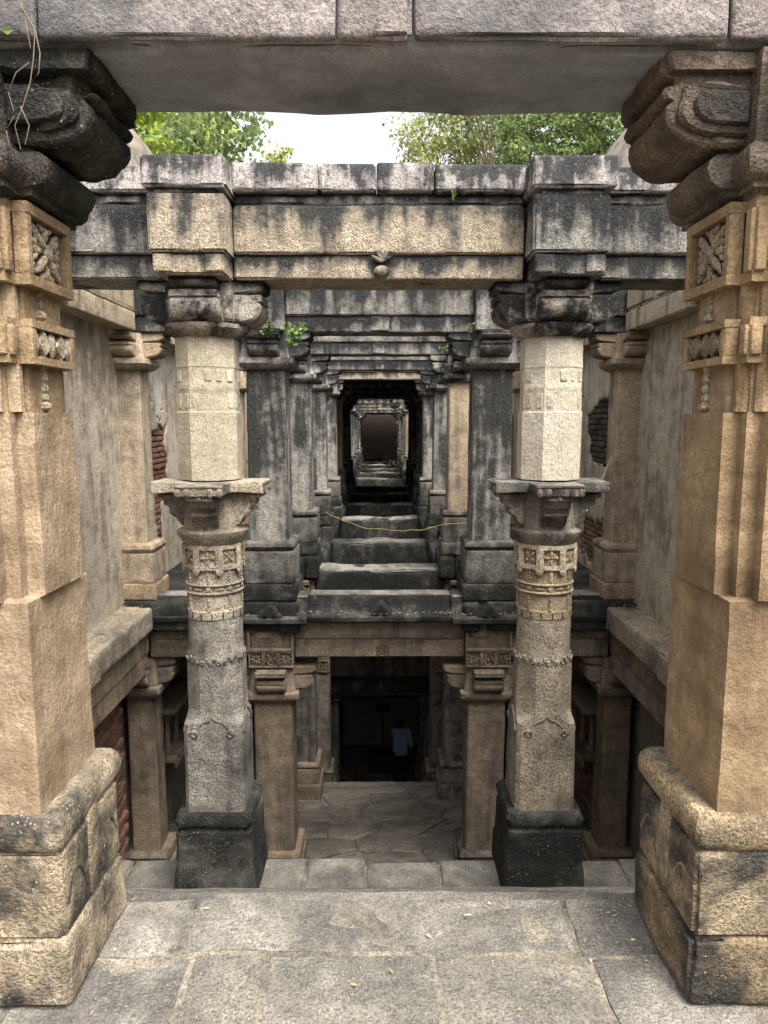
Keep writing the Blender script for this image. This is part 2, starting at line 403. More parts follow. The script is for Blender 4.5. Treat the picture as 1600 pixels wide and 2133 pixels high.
# ================================================================== SETTING: ground, landings, steps
GZ = 3.0
mb = MB()
def quadxy(x0, x1, y0, y1, z): return np.array([[x0, y0, z], [x1, y0, z], [x1, y1, z], [x0, y1, z]]), [[0, 1, 2, 3]]
for a in ((-600, -2.9, -600, 900), (2.9, 600, -600, 900), (-2.9, 2.9, 40.2, 900), (-2.9, 2.9, -600, -9)): mb.add(quadxy(*a, GZ))
tag(mb.build('ground', 'earth', smooth=False), kind='structure')

# front landing with its paving slabs
land = mk('landing', rbox((-2.5, -5, -.35), (2.5, 2.155, -.0045), .02, .2, .004, .0, 3), 'grout'); tag(land, kind='structure')
slabs = [(-.95, -.60, 1.93, 2.19), (-.59, .60, 1.945, 2.19), (.61, 1.0, 1.92, 2.19),
         (-1.0, -.56, 1.60, 1.92), (-.55, -.34, 1.56, 1.935), (-.33, .16, 1.50, 1.935), (.17, .62, 1.52, 1.935), (.63, 1.0, 1.55, 1.91),
         (-1.0, -.45, 1.1, 1.59), (-.44, .1, 1.05, 1.49), (.11, .66, 1.1, 1.51), (.67, 1.1, 1.1, 1.54),
         (-1.5, -.96, 1.93, 2.19), (1.01, 1.5, 1.93, 2.19), (-1.6, -1.01, 1.1, 1.92), (1.11, 1.6, 1.1, 1.92)]
for i, (x0, x1, y0, y1) in enumerate(slabs):
    g = .0015
    V_, F_ = rbox((x0 + g, y0 + g, -.12), (x1 - g, y1 - g, .0 + random.uniform(-.003, .002)), .006, .022, .0055, .03, 20 + i, 6)
    q_ = V_ * np.array([4, 4, 0]); V_[:, 0] += (fbm(q_, 71) - .5) * .05; V_[:, 1] += (fbm(q_, 72) - .5) * .04; V_[:, 1] = np.minimum(V_[:, 1], 2.192 + (fbm(V_ * np.array([7, 0, 0]), 75) - .5) * .02)
    mk('paving_slab', (V_, F_), 'paver', land)
def steps(name, y0, y1, z0, z1, n, mat, x=2.5, seed=0, t=None):
    """a flight going down away from the camera: n treads from (y0, z0) to (y1, z1)"""
    root = bpy.data.objects.new(name, None); C.objects.link(root); root['kind'] = 'structure'
    for k in range(n):
        a = y0 + (y1 - y0) * k / n; b = y0 + (y1 - y0) * (k + 1) / n
        z = z0 + (z1 - z0) * (k) / max(1, n - 1)
        mk('step', rbox((-x, a - .02, z - .35), (x, b, z), .02, .12, .008, .02, seed + k, 4), mat, root)
    return root
steps('entrance_steps', 2.19, 4.27, -.155, -1.42, 8, 'paver', seed=40)
# landing of the second row
l2 = mk('column_landing', rbox((-2.5, 4.10, -1.9), (2.5, 4.70, -1.56), .02, .2, .003, .0, 5), 'grout'); tag(l2, kind='structure')
xs = [-2.4, -1.75, -1.32, -.52, -.1, .42, .95, 1.7, 2.4]
for i in range(len(xs) - 1):
    e = random.uniform(-.03, .04)
    mk('paving_slab', rbox((xs[i] + .006, 4.12, -1.64), (xs[i + 1] - .006, 4.735 + e, -1.54 + random.uniform(-.006, .006)), .02, .05, .006, .03, 60 + i, 5), 'paver', l2)
steps('lower_steps', 4.72, 6.42, -1.72, -2.85, 7, 'flagstone', seed=50)
# lower floor: irregular flagstones on a gently falling bed
def floor_z(y): return -2.95 - (y - 6.4) * .224
bed = MB()
ys = np.linspace(6.38, 9.80, 12); xsg = np.linspace(-2.6, 2.6, 20)
P = np.array([[x, y, floor_z(y) - .016] for y in ys for x in xsg])
F = [[j * 20 + i, j * 20 + i + 1, (j + 1) * 20 + i + 1, (j + 1) * 20 + i] for j in range(11) for i in range(19)]
lowfloor = tag(MB().add((P, F)).build('lower_floor', 'flagstone'), kind='structure')
def clip(poly, a, b):
    """keep the part of poly nearer to a than to b"""
    mid = (a + b) / 2; n = b - a; out = []
    for i in range(len(poly)):
        p, q = poly[i], poly[(i + 1) % len(poly)]
        dp, dq = np.dot(p - mid, n), np.dot(q - mid, n)
        if dp <= 0: out.append(p)
        if (dp < 0 < dq) or (dq < 0 < dp): out.append(p + (q - p) * dp / (dp - dq))
    return out
pts = []
r2 = random.Random(11)
for j, y in enumerate(np.arange(6.55, 9.8, .52)):
    for i, x in enumerate(np.arange(-2.45, 2.6, .62)):
        pts.append(np.array([x + r2.uniform(-.22, .22) + (.3 if j % 2 else 0), y + r2.uniform(-.17, .17)]))
for i, a in enumerate(pts):
    poly = [np.array(v, float) for v in ((-2.6, 6.38), (2.6, 6.38), (2.6, 9.74), (-2.6, 9.74))]
    for j, b in enumerate(pts):
        if i != j and np.linalg.norm(a - b) < 2: poly = clip(poly, a, b)
        if len(poly) < 3: break
    if len(poly) < 3: continue
    poly = np.array(poly); cen = poly.mean(0)
    q = []
    for k in range(len(poly)):
        p0, p1 = poly[k], poly[(k + 1) % len(poly)]
        n = max(1, int(np.linalg.norm(p1 - p0) / .08))
        for m_ in range(n): q.append(p0 + (p1 - p0) * m_ / n)
    q = np.array(q); d = cen - q; d = d / np.maximum(np.linalg.norm(d, axis=1, keepdims=True), 1e-6)
    wob = (fbm(np.column_stack([q * 5, np.full(len(q), i)]), i) - .4) * .02
    q = q + d * (.004 + wob[:, None]); top = r2.uniform(-.008, .012)
    def rg(ins, h): return np.column_stack([q + d * ins, [floor_z(v[1]) + h for v in q]])
    VF = loft([rg(0, -.05), rg(0, top * .5 - .006), rg(.010, top * .5), rg(.07, top * .5 + .002)])
    mk('flagstone', VF, 'flagstone', lowfloor, angle=50)
steps('deep_steps', 9.76, 14.3, -3.80, -7.1, 14, 'flagstone', seed=70)
deep = tag(mk('deep_floor', rbox((-2.6, 14.25, -7.7), (2.6, 39.5, -7.3), .02, .5, .004, 0, 9), 'flagstone'), kind='structure')

# ================================================================== capital arms shared by several columns
def arm_profile(u0, L, z0, z1):
    h = z1 - z0; l = L - u0
    pr = [(0, 1), (1, 1), (1.0, .80), (.93, .755), (.975, .70), (1.0, .60), (.985, .45), (.93, .28), (.82, .14), (.62, .05), (.3, 0), (0, 0)]
    return [(u0 + a * l, z0 + b * h) for a, b in pr]
def arms(parent, z0, z1, lx, ly, t, mat, u0=.0, seed=0, name='bracket_arm'):
    for k, (ax, s, L) in enumerate((('x', 1, lx), ('x', -1, lx), ('y', 1, ly), ('y', -1, ly))):
        zz = z0 + (.002 if ax == 'y' else 0)
        mk(name, prism(arm_profile(u0, L, zz, z1 - (.003 if ax == 'y' else 0)), t - (.008 if ax == 'y' else 0), ax, (0, 0, 0), s, .005, seed + k, .014), mat, parent)

# ================================================================== ROW 1: the two great front pillars
def foliage(mb_, Fm, o, wd, ht, depth, seed):
    """a carved spray filling one framed panel: stem, petals, bud"""
    rr = random.Random(seed)
    def put(u, v, n, rad, ang):
        c, s = math.cos(ang), math.sin(ang)
        A = Fm @ np.array([[c, -s, 0], [s, c, 0], [0, 0, 1]])
        mb_.add(ell(o + Fm @ np.array([u, v, n]), rad, A, 8, 5))
    put(0, 0, depth, (wd * .13, wd * .13, .012), 0)
    for k in range(4):
        a = math.pi / 4 + k * math.pi / 2 + rr.uniform(-.15, .15)
        put(math.cos(a) * wd * .26, math.sin(a) * ht * .27, depth * .7, (min(wd, ht) * .27, min(wd, ht) * .085, .012), math.atan2(math.sin(a) * ht, math.cos(a) * wd))
    for k in range(4):
        a = k * math.pi / 2
        put(math.cos(a) * wd * .30, math.sin(a) * ht * .34, depth * .5, ((wd if k % 2 == 0 else ht) * .15, wd * .07, .010), a)
    for k in range(4):
        sx, sy = (1, -1)[k % 2], (1, -1)[k // 2]
        mb_.add(tube([o + Fm @ np.array([sx * wd * u, sy * ht * v, depth * .5]) for u, v in ((.06, .14), (.20, .20), (.30, .34), (.40, .40), (.44, .30), (.38, .24))], [.006, .007, .007, .006, .005, .004], 6))
        put(sx * wd * .36, sy * ht * .12, depth * .4, (.016, .008, .009), sx * sy * .8); put(sx * wd * .14, sy * ht * .42, depth * .4, (.016, .008, .009), sx * sy * .6)
def bars(mb_, Fm, o, wd, ht, t, dp, seed):
    """a frame of four bars round a panel, outer size wd x ht, on the face frame Fm at o"""
    def bar(u0, u1, v0, v1):
        V, F = rbox((u0, v0, -dp), (u1, v1, 0), .004, .05, .0015, .004, seed, 20); V = V @ Fm.T + o; mb_.add((V, F))
    bar(-wd / 2, wd / 2, ht / 2 - t, ht / 2); bar(-wd / 2, wd / 2, -ht / 2, -ht / 2 + t)
    bar(-wd / 2, -wd / 2 + t, -ht / 2 + t + .001, ht / 2 - t - .001); bar(wd / 2 - t, wd / 2, -ht / 2 + t + .001, ht / 2 - t - .001)
def front_pillar(s):
    x = s * 1.075
    lab = {-1: 'massive ochre sandstone pillar in the left foreground with black crusted bracket', 1: 'massive ochre sandstone pillar in the right foreground with brown scrolled bracket'}[s]
    t = thing('front_pillar', lab, 'pillar', (x, ROW[1], 0), 'great pillars of the front row')
    sd_ = 100 + s * 7
    # plinth: foot block, die with a fillet, torus
    b = MB(); b.add(rbox((-.244, -.214, 0), (.244, .214, .205), .02, .04, .010, .05, sd_, 6)); pl = b.build('plinth', 'ochre_plinth', t)
    mk('plinth_block', rbox((-.236, -.206, .2), (.236, .206, .452), .014, .035, .007, .04, sd_ + 1, 6), 'ochre_plinth', pl)
    for sx in (-1, 1):   # central fillet band and carved arcs on the die
        mk('fillet', rbox((sx * .234 - .008, -.035, .215), (sx * .234 + .008, .035, .50), .006, .05, .002, .006, sd_ + 2), 'ochre_plinth', pl)
        for q in (-1, 1):
            arc = [(sx * .2365, q * (.05 + .13 * k / 10), .26 + .10 * math.sin(math.pi * k / 10 * .9)) for k in range(11)]
            mk('carved_arc', tube(arc, .004, 5), 'ochre_plinth', pl)
    tor = [(z, poly8(.230 + .018 * math.sin(math.pi * min(1, max(0, (z - .452) / .096))) ** .6 - .0, .012, 4)) for z in np.linspace(.452, .548, 9)]
    tor = [(z, p * np.array([1, .88])) for z, p in tor]
    mk('torus_moulding', column(tor, .006, sd_ + 3, .05, 6, .006), 'ochre_plinth', t)
    # shaft
    sq = poly20(.180, .1795, .12, 3); rd = poly20(.198, .156, .118, 3); sq2 = poly20(.184, .1835, .12, 3)
    lv = [(.545, sq), (1.05, sq), (1.085, sq2), (1.12, sq2), (1.126, rd), (1.60, poly20(.196, .154, .117, 3))]
    mk('shaft', column(lv, .005, sd_ + 4, .04, 6, .010), 'ochre', t, angle=28)
    nk = poly20(.178, .145, .095, 3)
    mk('neck', column([(1.598, nk), (2.115, nk)], .003, sd_ + 5, .05, 8), 'ochre', t, angle=28)
    # three-quarter rounds beside the neck
    nb = MB()
    for k in range(4):
        for q in (-1, 1):
            a = k * math.pi / 2; Fm = frame3(a); o = Fm @ np.array([q * .118, 0, .150])
            nb.add(column([(1.602, poly8(.022, .0129, 1, 1.)), (2.05, poly8(.022, .0129, 1, 1.))], 0, 0), (o[0], o[1], 0))
    tag(nb.build('neck_rounds', 'ochre', t), kind='stuff')
    # strings of carved bells on the neck
    for k in range(4):
        Fm = frame3(k * math.pi / 2); st = MB()
        for z0, z1 in ((1.605, 1.715), (1.838, 1.915)):
            z = z0
            while z < z1:
                h = .012 + .006 * ((z * 997) % 1); st.add(ell(Fm @ np.array([-.02, 0, .180]) + np.array([0, 0, z + h]), (.014 if z > z0 + .02 else .02,) * 2 + (h,), None, 7, 4)); z += h * 1.75
        tag(st.build('bell_string', 'carved_warm', t), kind='stuff')
    # latticed belt and the flowered frieze
    for nm, z0, z1, wo, bo, ao, tt in (('lattice_belt', 1.722, 1.832, .210, .170, .124, .020), ('flower_frieze', 1.915, 2.112, .214, .174, .126, .026)):
        zc = (z0 + z1) / 2; h = z1 - z0; fr = MB(); orn = MB(); FL = []
        rail = poly20(wo, bo, ao, 3); cr = poly20(wo - .030, bo - .026, ao - .012, 3)
        fr.add(column([(z0, rail), (z0 + tt, rail)], .002, sd_ + 6)); fr.add(column([(z1 - tt, rail), (z1, rail)], .002, sd_ + 7))
        for k in range(4):
            Fm = frame3(k * math.pi / 2)
            o = Fm @ np.array([0, 0, wo]) + np.array([0, 0, zc])
            for u in (-ao + .013, ao - .013):
                V, F = rbox((u - .013, -h / 2 + tt - .002, -.04), (u + .013, h / 2 - tt + .002, -.0015), .004, .05, .0015, .003, k); fr.add((V @ Fm.T + o, F))
            if nm == 'lattice_belt':
                for du in (-.05, .05):
                    Dm = Fm @ np.array([[.72, -.72, 0], [.5, .5, 0], [0, 0, 1]])
                    V, F = rbox((-.031, -.031, -.03), (.031, .031, -.003), .003, .05, .001, .002, k); orn.add((V @ Dm.T + o + Fm @ np.array([du, 0, 0]), F))
                    V, F = rbox((-.004, -h / 2 + tt, -.03), (.004, h / 2 - tt, -.007), .002, .05, 0, 0, k); orn.add((V @ Fm.T + o + Fm @ np.array([du, 0, 0]), F))
                for du in (-.095, 0, .095): orn.add(ell(o + Fm @ np.array([du, 0, -.012]), (.022, .034, .009), Fm, 12, 5))
            else:
                flw = MB(); foliage(flw, Fm, o + Fm @ np.array([0, 0, -.024]), .17, h - 2 * tt, .012, k + s); FL.append(flw)
            # corner panels
            for q in (-1, 1):
                oc = Fm @ np.array([q * (bo + ao) / 2, 0, bo]) + np.array([0, 0, zc])
                V, F = rbox((q * (bo - ao) / 2 - .010, -h / 2 + tt - .002, -.03), (q * (bo - ao) / 2 + .010, h / 2 - tt + .002, -.0015), .004, .05, .0015, .003, k); fr.add((V @ Fm.T + oc, F))
                if nm == 'lattice_belt': orn.add(ell(oc + Fm @ np.array([-q * .008, 0, -.018]), (.012, .022, .012), Fm, 6, 4))
                else:
                    for vv in (-.045, 0, .045): orn.add(ell(oc + Fm @ np.array([-q * .008, vv, -.016]), (.012, .026, .014), Fm, 6, 4))
        f_ = fr.build(nm, 'ochre', t, angle=28); mk('recess', column([(z0 + .002, cr), (z1 - .002, cr)], 0, 0), 'crust_brown', f_, angle=28); tag(orn.build('relief', 'carved_warm', f_), kind='stuff')  # recess core darker than its frame: shade put into the colour
        for q_ in FL: q_.build('carved_flower', 'carved_warm', f_)
    # capital: abacus and four scrolled arms
    cm = 'crust' if s < 0 else 'crust_brown'
    ab = [(2.105, poly20(.19, .175, .10, 3)), (2.122, poly20(.205, .185, .11, 3)), (2.124, poly20(.228, .20, .12, 3)), (2.138, poly20(.232, .20, .12, 3)), (2.142, poly20(.250, .21, .13, 3)), (2.158, poly20(.272, .222, .135, 3)), (2.186, poly20(.282, .228, .138, 3)), (2.210, poly20(.276, .222, .135, 3)), (2.222, poly20(.255, .21, .13, 3)), (2.226, poly20(.238, .20, .12, 3)), (2.24, poly20(.232, .20, .12, 3)), (2.435, poly20(.20, .19, .12, 3))]
    roughen(mk('abacus', column(ab, .003, sd_ + 8, .012, 7, .008), cm, t, angle=45), .005 if s < 0 else .003, 28, sd_, .016 if s < 0 else .008)
    pr = [(0, 2.438), (.405, 2.438), (.408, 2.402), (.40, 2.392), (.372, 2.386), (.368, 2.374), (.392, 2.368), (.398, 2.356), (.390, 2.344), (.374, 2.338), (.384, 2.325), (.386, 2.30), (.372, 2.27), (.34, 2.248), (.29, 2.238), (0, 2.235)]
    lobe = [(.16, 2.368), (.352, 2.366), (.356, 2.342), (.362, 2.322), (.362, 2.302), (.350, 2.282), (.324, 2.264), (.28, 2.254), (.16, 2.252)]
    eye = [(.20, 2.350), (.318, 2.350), (.332, 2.325), (.328, 2.300), (.304, 2.281), (.26, 2.275), (.20, 2.275)]
    rough = .006 if s < 0 else .004; chp = .020 if s < 0 else .010
    for k, (axis, sg) in enumerate((('x', -s), ('x', s), ('y', -1), ('y', 1))):
        f_ = .8 if axis == 'y' else 1.; dz = .002 if axis == 'y' else 0
        pf = lambda q: [(u * f_, z + dz) for u, z in q]
        w_ = .285 if axis == 'x' else .275
        a_ = roughen(mk('bracket_arm', prism(pf(pr), w_, axis, (0, 0, 0), sg, .002, sd_ + 10 + k, .007, 18, 9, .012), cm, t, angle=32), rough, 28, sd_ + k, chp)
        roughen(mk('scroll_cheek', prism(pf(lobe), w_ + .034, axis, (0, 0, 0), sg, .002, sd_ + 14 + k, .006, 14, 9, .012), cm, a_, angle=32), rough * .7, 30, sd_ + k + 3, chp)
        roughen(mk('scroll_eye', prism(pf(eye), w_ + .058, axis, (0, 0, 0), sg, .002, sd_ + 18 + k, .006, 14, 9, .012), cm, a_, angle=32), rough * .7, 30, sd_ + k + 5, chp)
        roughen(mk('impost', prism(pf([(0, 2.392), (.39, 2.394), (.40, 2.437), (0, 2.437)]), w_ + .05, axis, (0, 0, 0), sg, .002, sd_ + 22 + k, .006, 14, 9, .012), cm, a_, angle=32), rough * .7, 30, sd_ + k + 7, chp)
    return t
fpL, fpR = front_pillar(-1), front_pillar(1)
# front beam over them
fb = thing('front_beam', 'huge dark stone beam spanning the top of the view on the front pillars', 'beam', (0, ROW[1], 2.44))
mk('soffit_slab', rbox((-2.6, -.165, 0), (2.6, .205, .25), .02, .03, .012, .07, 201, 5), 'soffit_veil', fb)
for i, (a, b) in enumerate(((-2.6, -.785), (-.78, -.10), (-.095, .075), (.08, .80), (.805, 2.6))):
    mk('face_block', rbox((a, -.195 - random.uniform(0, .006), .006 + random.uniform(0, .004)), (b, -.168, .62), .012, .04, .006, .03, 203 + i, 6), 'front_beam', fb)
mk('upper_course', rbox((-2.6, -.160, .252), (2.6, .20, .60), .02, .12, .006, .02, 209), 'lintel_dark', fb)

# ================================================================== ROW 2: carved double-height columns
def carved_column(s):
    lab = {-1: 'tall carved column on the left with pale bracket ring and cream upper shaft', 1: 'tall carved column on the right with black bracket ring and pale upper shaft'}[s]
    z0 = -1.545
    t = thing('carved_column', lab, 'column', (s * CX, ROW[2], z0), 'carved columns of the second row')
    sd_ = 300 + s * 11
    O = lambda z: z - z0     # world height to local
    oct_ = lambda h: poly8(h, h * .586, 3); rnd = lambda h: poly8(h, h * .586, 3, 1.); sq = lambda h, c=.012: poly8(h, c, 3)
    # plinth
    lv = [(0, sq(.268, .02)), (.10, sq(.265, .02)), (.19, sq(.262, .02)), (.235, sq(.250, .02)), (.46, sq(.245, .02)), (.475, sq(.228, .02)), (.50, sq(.228, .02)), (.51, sq(.248, .03)), (.545, sq(.254, .03)), (.58, sq(.238, .03)), (.585, sq(.2, .03))]
    mk('plinth', column(lv, .010, sd_, .04, 6, .02), 'black_base', t, angle=40)
    # lower shaft: square, then octagon, then round
    lv = [(O(-.963), sq(.195, .028)), (O(-.46), sq(.190, .026)), (O(-.37), sq(.188, .030)), (O(-.34), poly8(.186, .085, 3)), (O(-.30), oct_(.182)), (O(.03), oct_(.178)), (O(.07), oct_(.177)), (O(.085), poly8(.176, .103, 3, .8)), (O(.325), poly8(.174, .102, 3, .9))]
    ls = mk('lower_shaft', column(lv, .004, sd_ + 1, .045, 9, .004), 'low_shaft' if s < 0 else 'carved', t, angle=30)
    lv = [(O(.323), rnd(.180)), (O(.372), rnd(.180)), (O(.380), rnd(.172)), (O(.80), rnd(.170))]
    up = mk('round_shaft', column(lv, .003, sd_ + 2, .05, 9), 'carved' if s < 0 else 'carved_warm', t, angle=30)
    ang8 = [k * math.pi / 4 for k in range(8)]
    # leaf-tip notches as black strips, their shade put into the colour, at the start of the round part
    nt_ = MB()
    for k in range(16):
        a = k * math.pi / 8 + .1; Fm = frame3(a); o = Fm @ np.array([0, 0, .1795]) + np.array([0, 0, O(.347)])
        V, F = rbox((-.003, -.022, -.004), (.003, .02, .0035), .001, .05, 0, 0); nt_.add((V @ Fm.T + o, F))
    tag(nt_.build('notch_shade_row', 'black_base', up), kind='stuff')
    # chains with bells, two rope rings with discs and lozenges
    for k, a in enumerate(ang8):
        Fm = frame3(a); ch = MB(); z = .385; j = 0
        while z < .635:
            if not (.475 < z < .55): ch.add(ell(Fm @ np.array([0, 0, .174]) + np.array([0, 0, O(z)]), (.008 if j % 2 else .012, .008 if j % 2 else .012, .011), Fm, 6, 4))
            z += .0165; j += 1
        for q in (-.008, .008): ch.add(tube([Fm @ np.array([q, 0, .173]) + np.array([0, 0, O(z_)]) for z_ in (.39, .475)], .004, 4)).add(tube([Fm @ np.array([q, 0, .173]) + np.array([0, 0, O(z_)]) for z_ in (.555, .64)], .004, 4))
        tag(ch.build('chain', 'carved' if s < 0 else 'carved_warm', up), kind='stuff')
    bd = MB()
    for zz in (.492, .546):
        bd.add(tube([(.178 * math.cos(q * math.pi / 24), .178 * math.sin(q * math.pi / 24), O(zz)) for q in range(49)], .010, 6))
    for a in ang8:
        Fm = frame3(a); bd.add(ell(Fm @ np.array([0, 0, .176]) + np.array([0, 0, O(.519)]), (.020, .020, .010), Fm, 10, 5))
        F2 = frame3(a + math.pi / 8); bd.add(ell(F2 @ np.array([0, 0, .171]) + np.array([0, 0, O(.519)]), (.036, .011, .010), F2, 8, 4))
    tag(bd.build('rope_band', 'carved' if s < 0 else 'carved_warm', up), kind='stuff')
    # flowered frieze with pendant tabs
    fr = MB(); fl = MB(); R8 = .186
    pz0, pz1 = O(.645), O(.80)
    for zz0, zz1 in ((pz0, pz0 + .024), (pz1 - .026, pz1)):
        fr.add(column([(zz0, oct_(R8)), (zz1, oct_(R8))], .002, sd_ + 3, .05, 15))
    FL = []
    for k, a in enumerate(ang8):
        fl = MB(); FL.append(fl)
        Fm = frame3(a); zc = (pz0 + pz1) / 2
        o = Fm @ np.array([0, 0, R8]) + np.array([0, 0, zc])
        for q in (-1, 1):
            V, F = rbox((q * .067 - .017, -.072, -.03), (q * .067 + .017, .07, .001), .004, .05, .001, .003, k); fr.add((V @ Fm.T + o, F))
        F2 = frame3(a + math.pi / 8); fr.add(ell(F2 @ np.array([0, 0, .193]) + np.array([0, 0, pz0 - .008]), (.026, .028, .010), F2, 8, 4))
        # a flower in each panel: alternating square-set and diagonal petals
        oo = o + Fm @ np.array([0, .0, -.010])
        fl.add(ell(oo, (.010, .010, .010), Fm, 8, 4))
        for j in range(4):
            an = j * math.pi / 2 + (math.pi / 4 if k % 2 else 0); c, s_ = math.cos(an), math.sin(an)
            A = Fm @ np.array([[c, -s_, 0], [s_, c, 0], [0, 0, 1]])
            fl.add(ell(oo + A @ np.array([.027, 0, -.002]), (.021, .011, .008), A, 8, 4))
            an += math.pi / 4; c, s_ = math.cos(an), math.sin(an); A = Fm @ np.array([[c, -s_, 0], [s_, c, 0], [0, 0, 1]])
            fl.add(ell(oo + A @ np.array([.024, 0, -.006]), (.012, .006, .006), A, 6, 4))
    f_ = fr.build('flower_frieze', 'carved' if s < 0 else 'carved_warm', t, angle=28)
    mk('recess', column([(pz0 + .002, oct_(R8 - .028)), (pz1 - .002, oct_(R8 - .028))], 0), 'low_shaft', f_, angle=28); [q_.build('carved_flower', 'carved_warm', f_) for q_ in FL]
    # curl motifs where the shaft changes section
    cu = MB()
    def curl(Fm, o, r, turns, flip, th=.0045):
        cu.add(tube([o + Fm @ np.array([flip * r * (1 - .6 * j / 14) * math.cos(j * turns * 2 * math.pi / 14), r * (1 - .6 * j / 14) * math.sin(j * turns * 2 * math.pi / 14), .004]) for j in range(15)], th * 1.35, 5))
    for k in range(8):
        Fm = frame3(k * math.pi / 4); o = Fm @ np.array([0, 0, .1775]) + np.array([0, 0, O(.045)])
        for u, v, r in ((-.052, -.004, .014), (-.022, .016, .010), (.052, -.004, .014), (.022, .016, .010), (0, -.008, .013)): curl(Fm, o + Fm @ np.array([u, v, 0]), r, 1.1, 1 if u > 0 else -1)
    for k in range(4):
        Fm = frame3(k * math.pi / 2); o = Fm @ np.array([0, 0, .1875]) + np.array([0, 0, O(-.40)])
        for q in (-1, 1):
            curl(Fm, o + Fm @ np.array([q * .118, -.028, .0015]), .026, 1.3, q, .006)
            cu.add(tube([o + Fm @ np.array([q * u, v, .001]) for u, v in ((0, .085), (.02, .062), (.055, .05), (.085, .03), (.105, .0))], .006, 5))
    tag(cu.build('curl_relief', 'low_shaft' if s < 0 else 'carved', ls), kind='stuff')
    # bracket ring halfway up
    rm = 'carved' if s < 0 else 'low_grey'
    lv = [(O(.795), rnd(.180)), (O(.815), rnd(.195)), (O(.845), rnd(.212)), (O(.865), rnd(.224)), (O(.885), rnd(.228)), (O(.895), rnd(.205)), (O(.90), rnd(.185)), (O(1.10), rnd(.172)), (O(1.205), rnd(.17))]
    br = mk('bracket_ring', column(lv, .004, sd_ + 4, .04, 9), rm, t, angle=40)
    tm = 'ledge' if s < 0 else 'base_grey'
    for k, (ax, sg) in enumerate((('x', 1), ('x', -1), ('y', 1), ('y', -1))):
        e = .0 if ax == 'x' else .002
        pr = [(.10, O(1.125)), (.33, O(1.125)), (.335, O(1.10)), (.30, O(1.095)), (.29, O(1.05)), (.262, O(1.035)), (.255, O(1.015)), (.262, O(1.0)), (.25, O(.985)), (.215, O(.965)), (.185, O(.92)), (.10, O(.91))]
        c_ = mk('corbel', prism([(u, z + e) for u, z in pr], .16, ax, (0, 0, 0), sg, .003, sd_ + 5 + k, .012, 4), rm, br)
        top = prism([(.05, O(1.203) - e), (.345, O(1.203) - e), (.352, O(1.195)), (.352, O(1.13) + e), (.05, O(1.13) + e)], .30 - 4 * e, ax, (0, 0, 0), sg, .004, sd_ + 9 + k, .012, 6)
        tp = mk('abacus_arm', top, tm, br)
        Fm = frame3({('x', 1): 0, ('x', -1): math.pi, ('y', 1): math.pi / 2, ('y', -1): -math.pi / 2}[(ax, sg)])
        lf = MB()
        for u in (-.125, -.07, .0, .07, .125):   # leaf drops hanging on the rim
            if u: lf.add(ell(Fm @ np.array([u, 0, .352]) + np.array([0, 0, O(1.152)]), (.020, .030, .009), Fm, 8, 5))
        lf.add(ell(Fm @ np.array([0, 0, .338]) + np.array([0, 0, O(1.118)]), (.014, .020, .008), Fm, 6, 4))
        V, F = rbox((-.145, .018, 0), (.145, .036, .012), .006, .05, .002, .004, k); lf.add((V @ Fm.T + Fm @ np.array([0, 0, .347]) + np.array([0, 0, O(1.16)]), F))
        tag(lf.build('leaf_drop', rm, tp), kind='stuff')
    # upper shaft, top capital
    lv = [(O(1.212), oct_(.186)), (O(1.63), oct_(.187)), (O(1.636), oct_(.181)), (O(1.76), oct_(.180)), (O(1.765), poly8(.183, .107, 3, .35)), (O(1.80), poly8(.183, .107, 3, .35)), (O(1.805), oct_(.179)), (O(1.90), oct_(.179)), (O(1.905), oct_(.182)), (O(2.085), oct_(.180))]
    us = mk('upper_shaft', column(lv, .004, sd_ + 20, .04, 8, .006), 'pale_shaft', t, angle=28)
    for k in range(8):   # worn square bosses in the two carved bands
        Fm = frame3(k * math.pi / 4)
        for zc, hh in ((1.70, .045), (1.852, .035)):
            for u in (-.04, .04):
                if (k * 7 + int(zc * 10) + (u > 0)) % 3 == 0: continue
                V, F = rbox((u - .022, -hh, -.01), (u + .022, hh, .004), .004, .03, .002, .006, k); mk('worn_boss', (V @ Fm.T + Fm @ np.array([0, 0, .181]) + np.array([0, 0, O(zc)]), F), 'pale_shaft', us)
    cap = [(O(2.085), rnd(.20)), (O(2.10), rnd(.228)), (O(2.135), rnd(.262)), (O(2.16), rnd(.262)), (O(2.165), rnd(.22)), (O(2.20), rnd(.21))]
    mk('abacus', column(cap, .006, sd_ + 21, .03, 7, .01), 'capital_grey', t, angle=45)
    mk('capital_core', rbox((-.2, -.2, O(2.17)), (.2, .2, O(2.405)), .02, .06, .006, .02, sd_), 'capital_grey', t)
    arms(t, O(2.155), O(2.335), .365, .32, .30, 'capital_grey', .1, sd_ + 22)
    arms(t, O(2.34), O(2.412), .385, .34, .28, 'lintel_dark', .1, sd_ + 30, 'upper_arm')
    return t
carved_column(-1); carved_column(1)
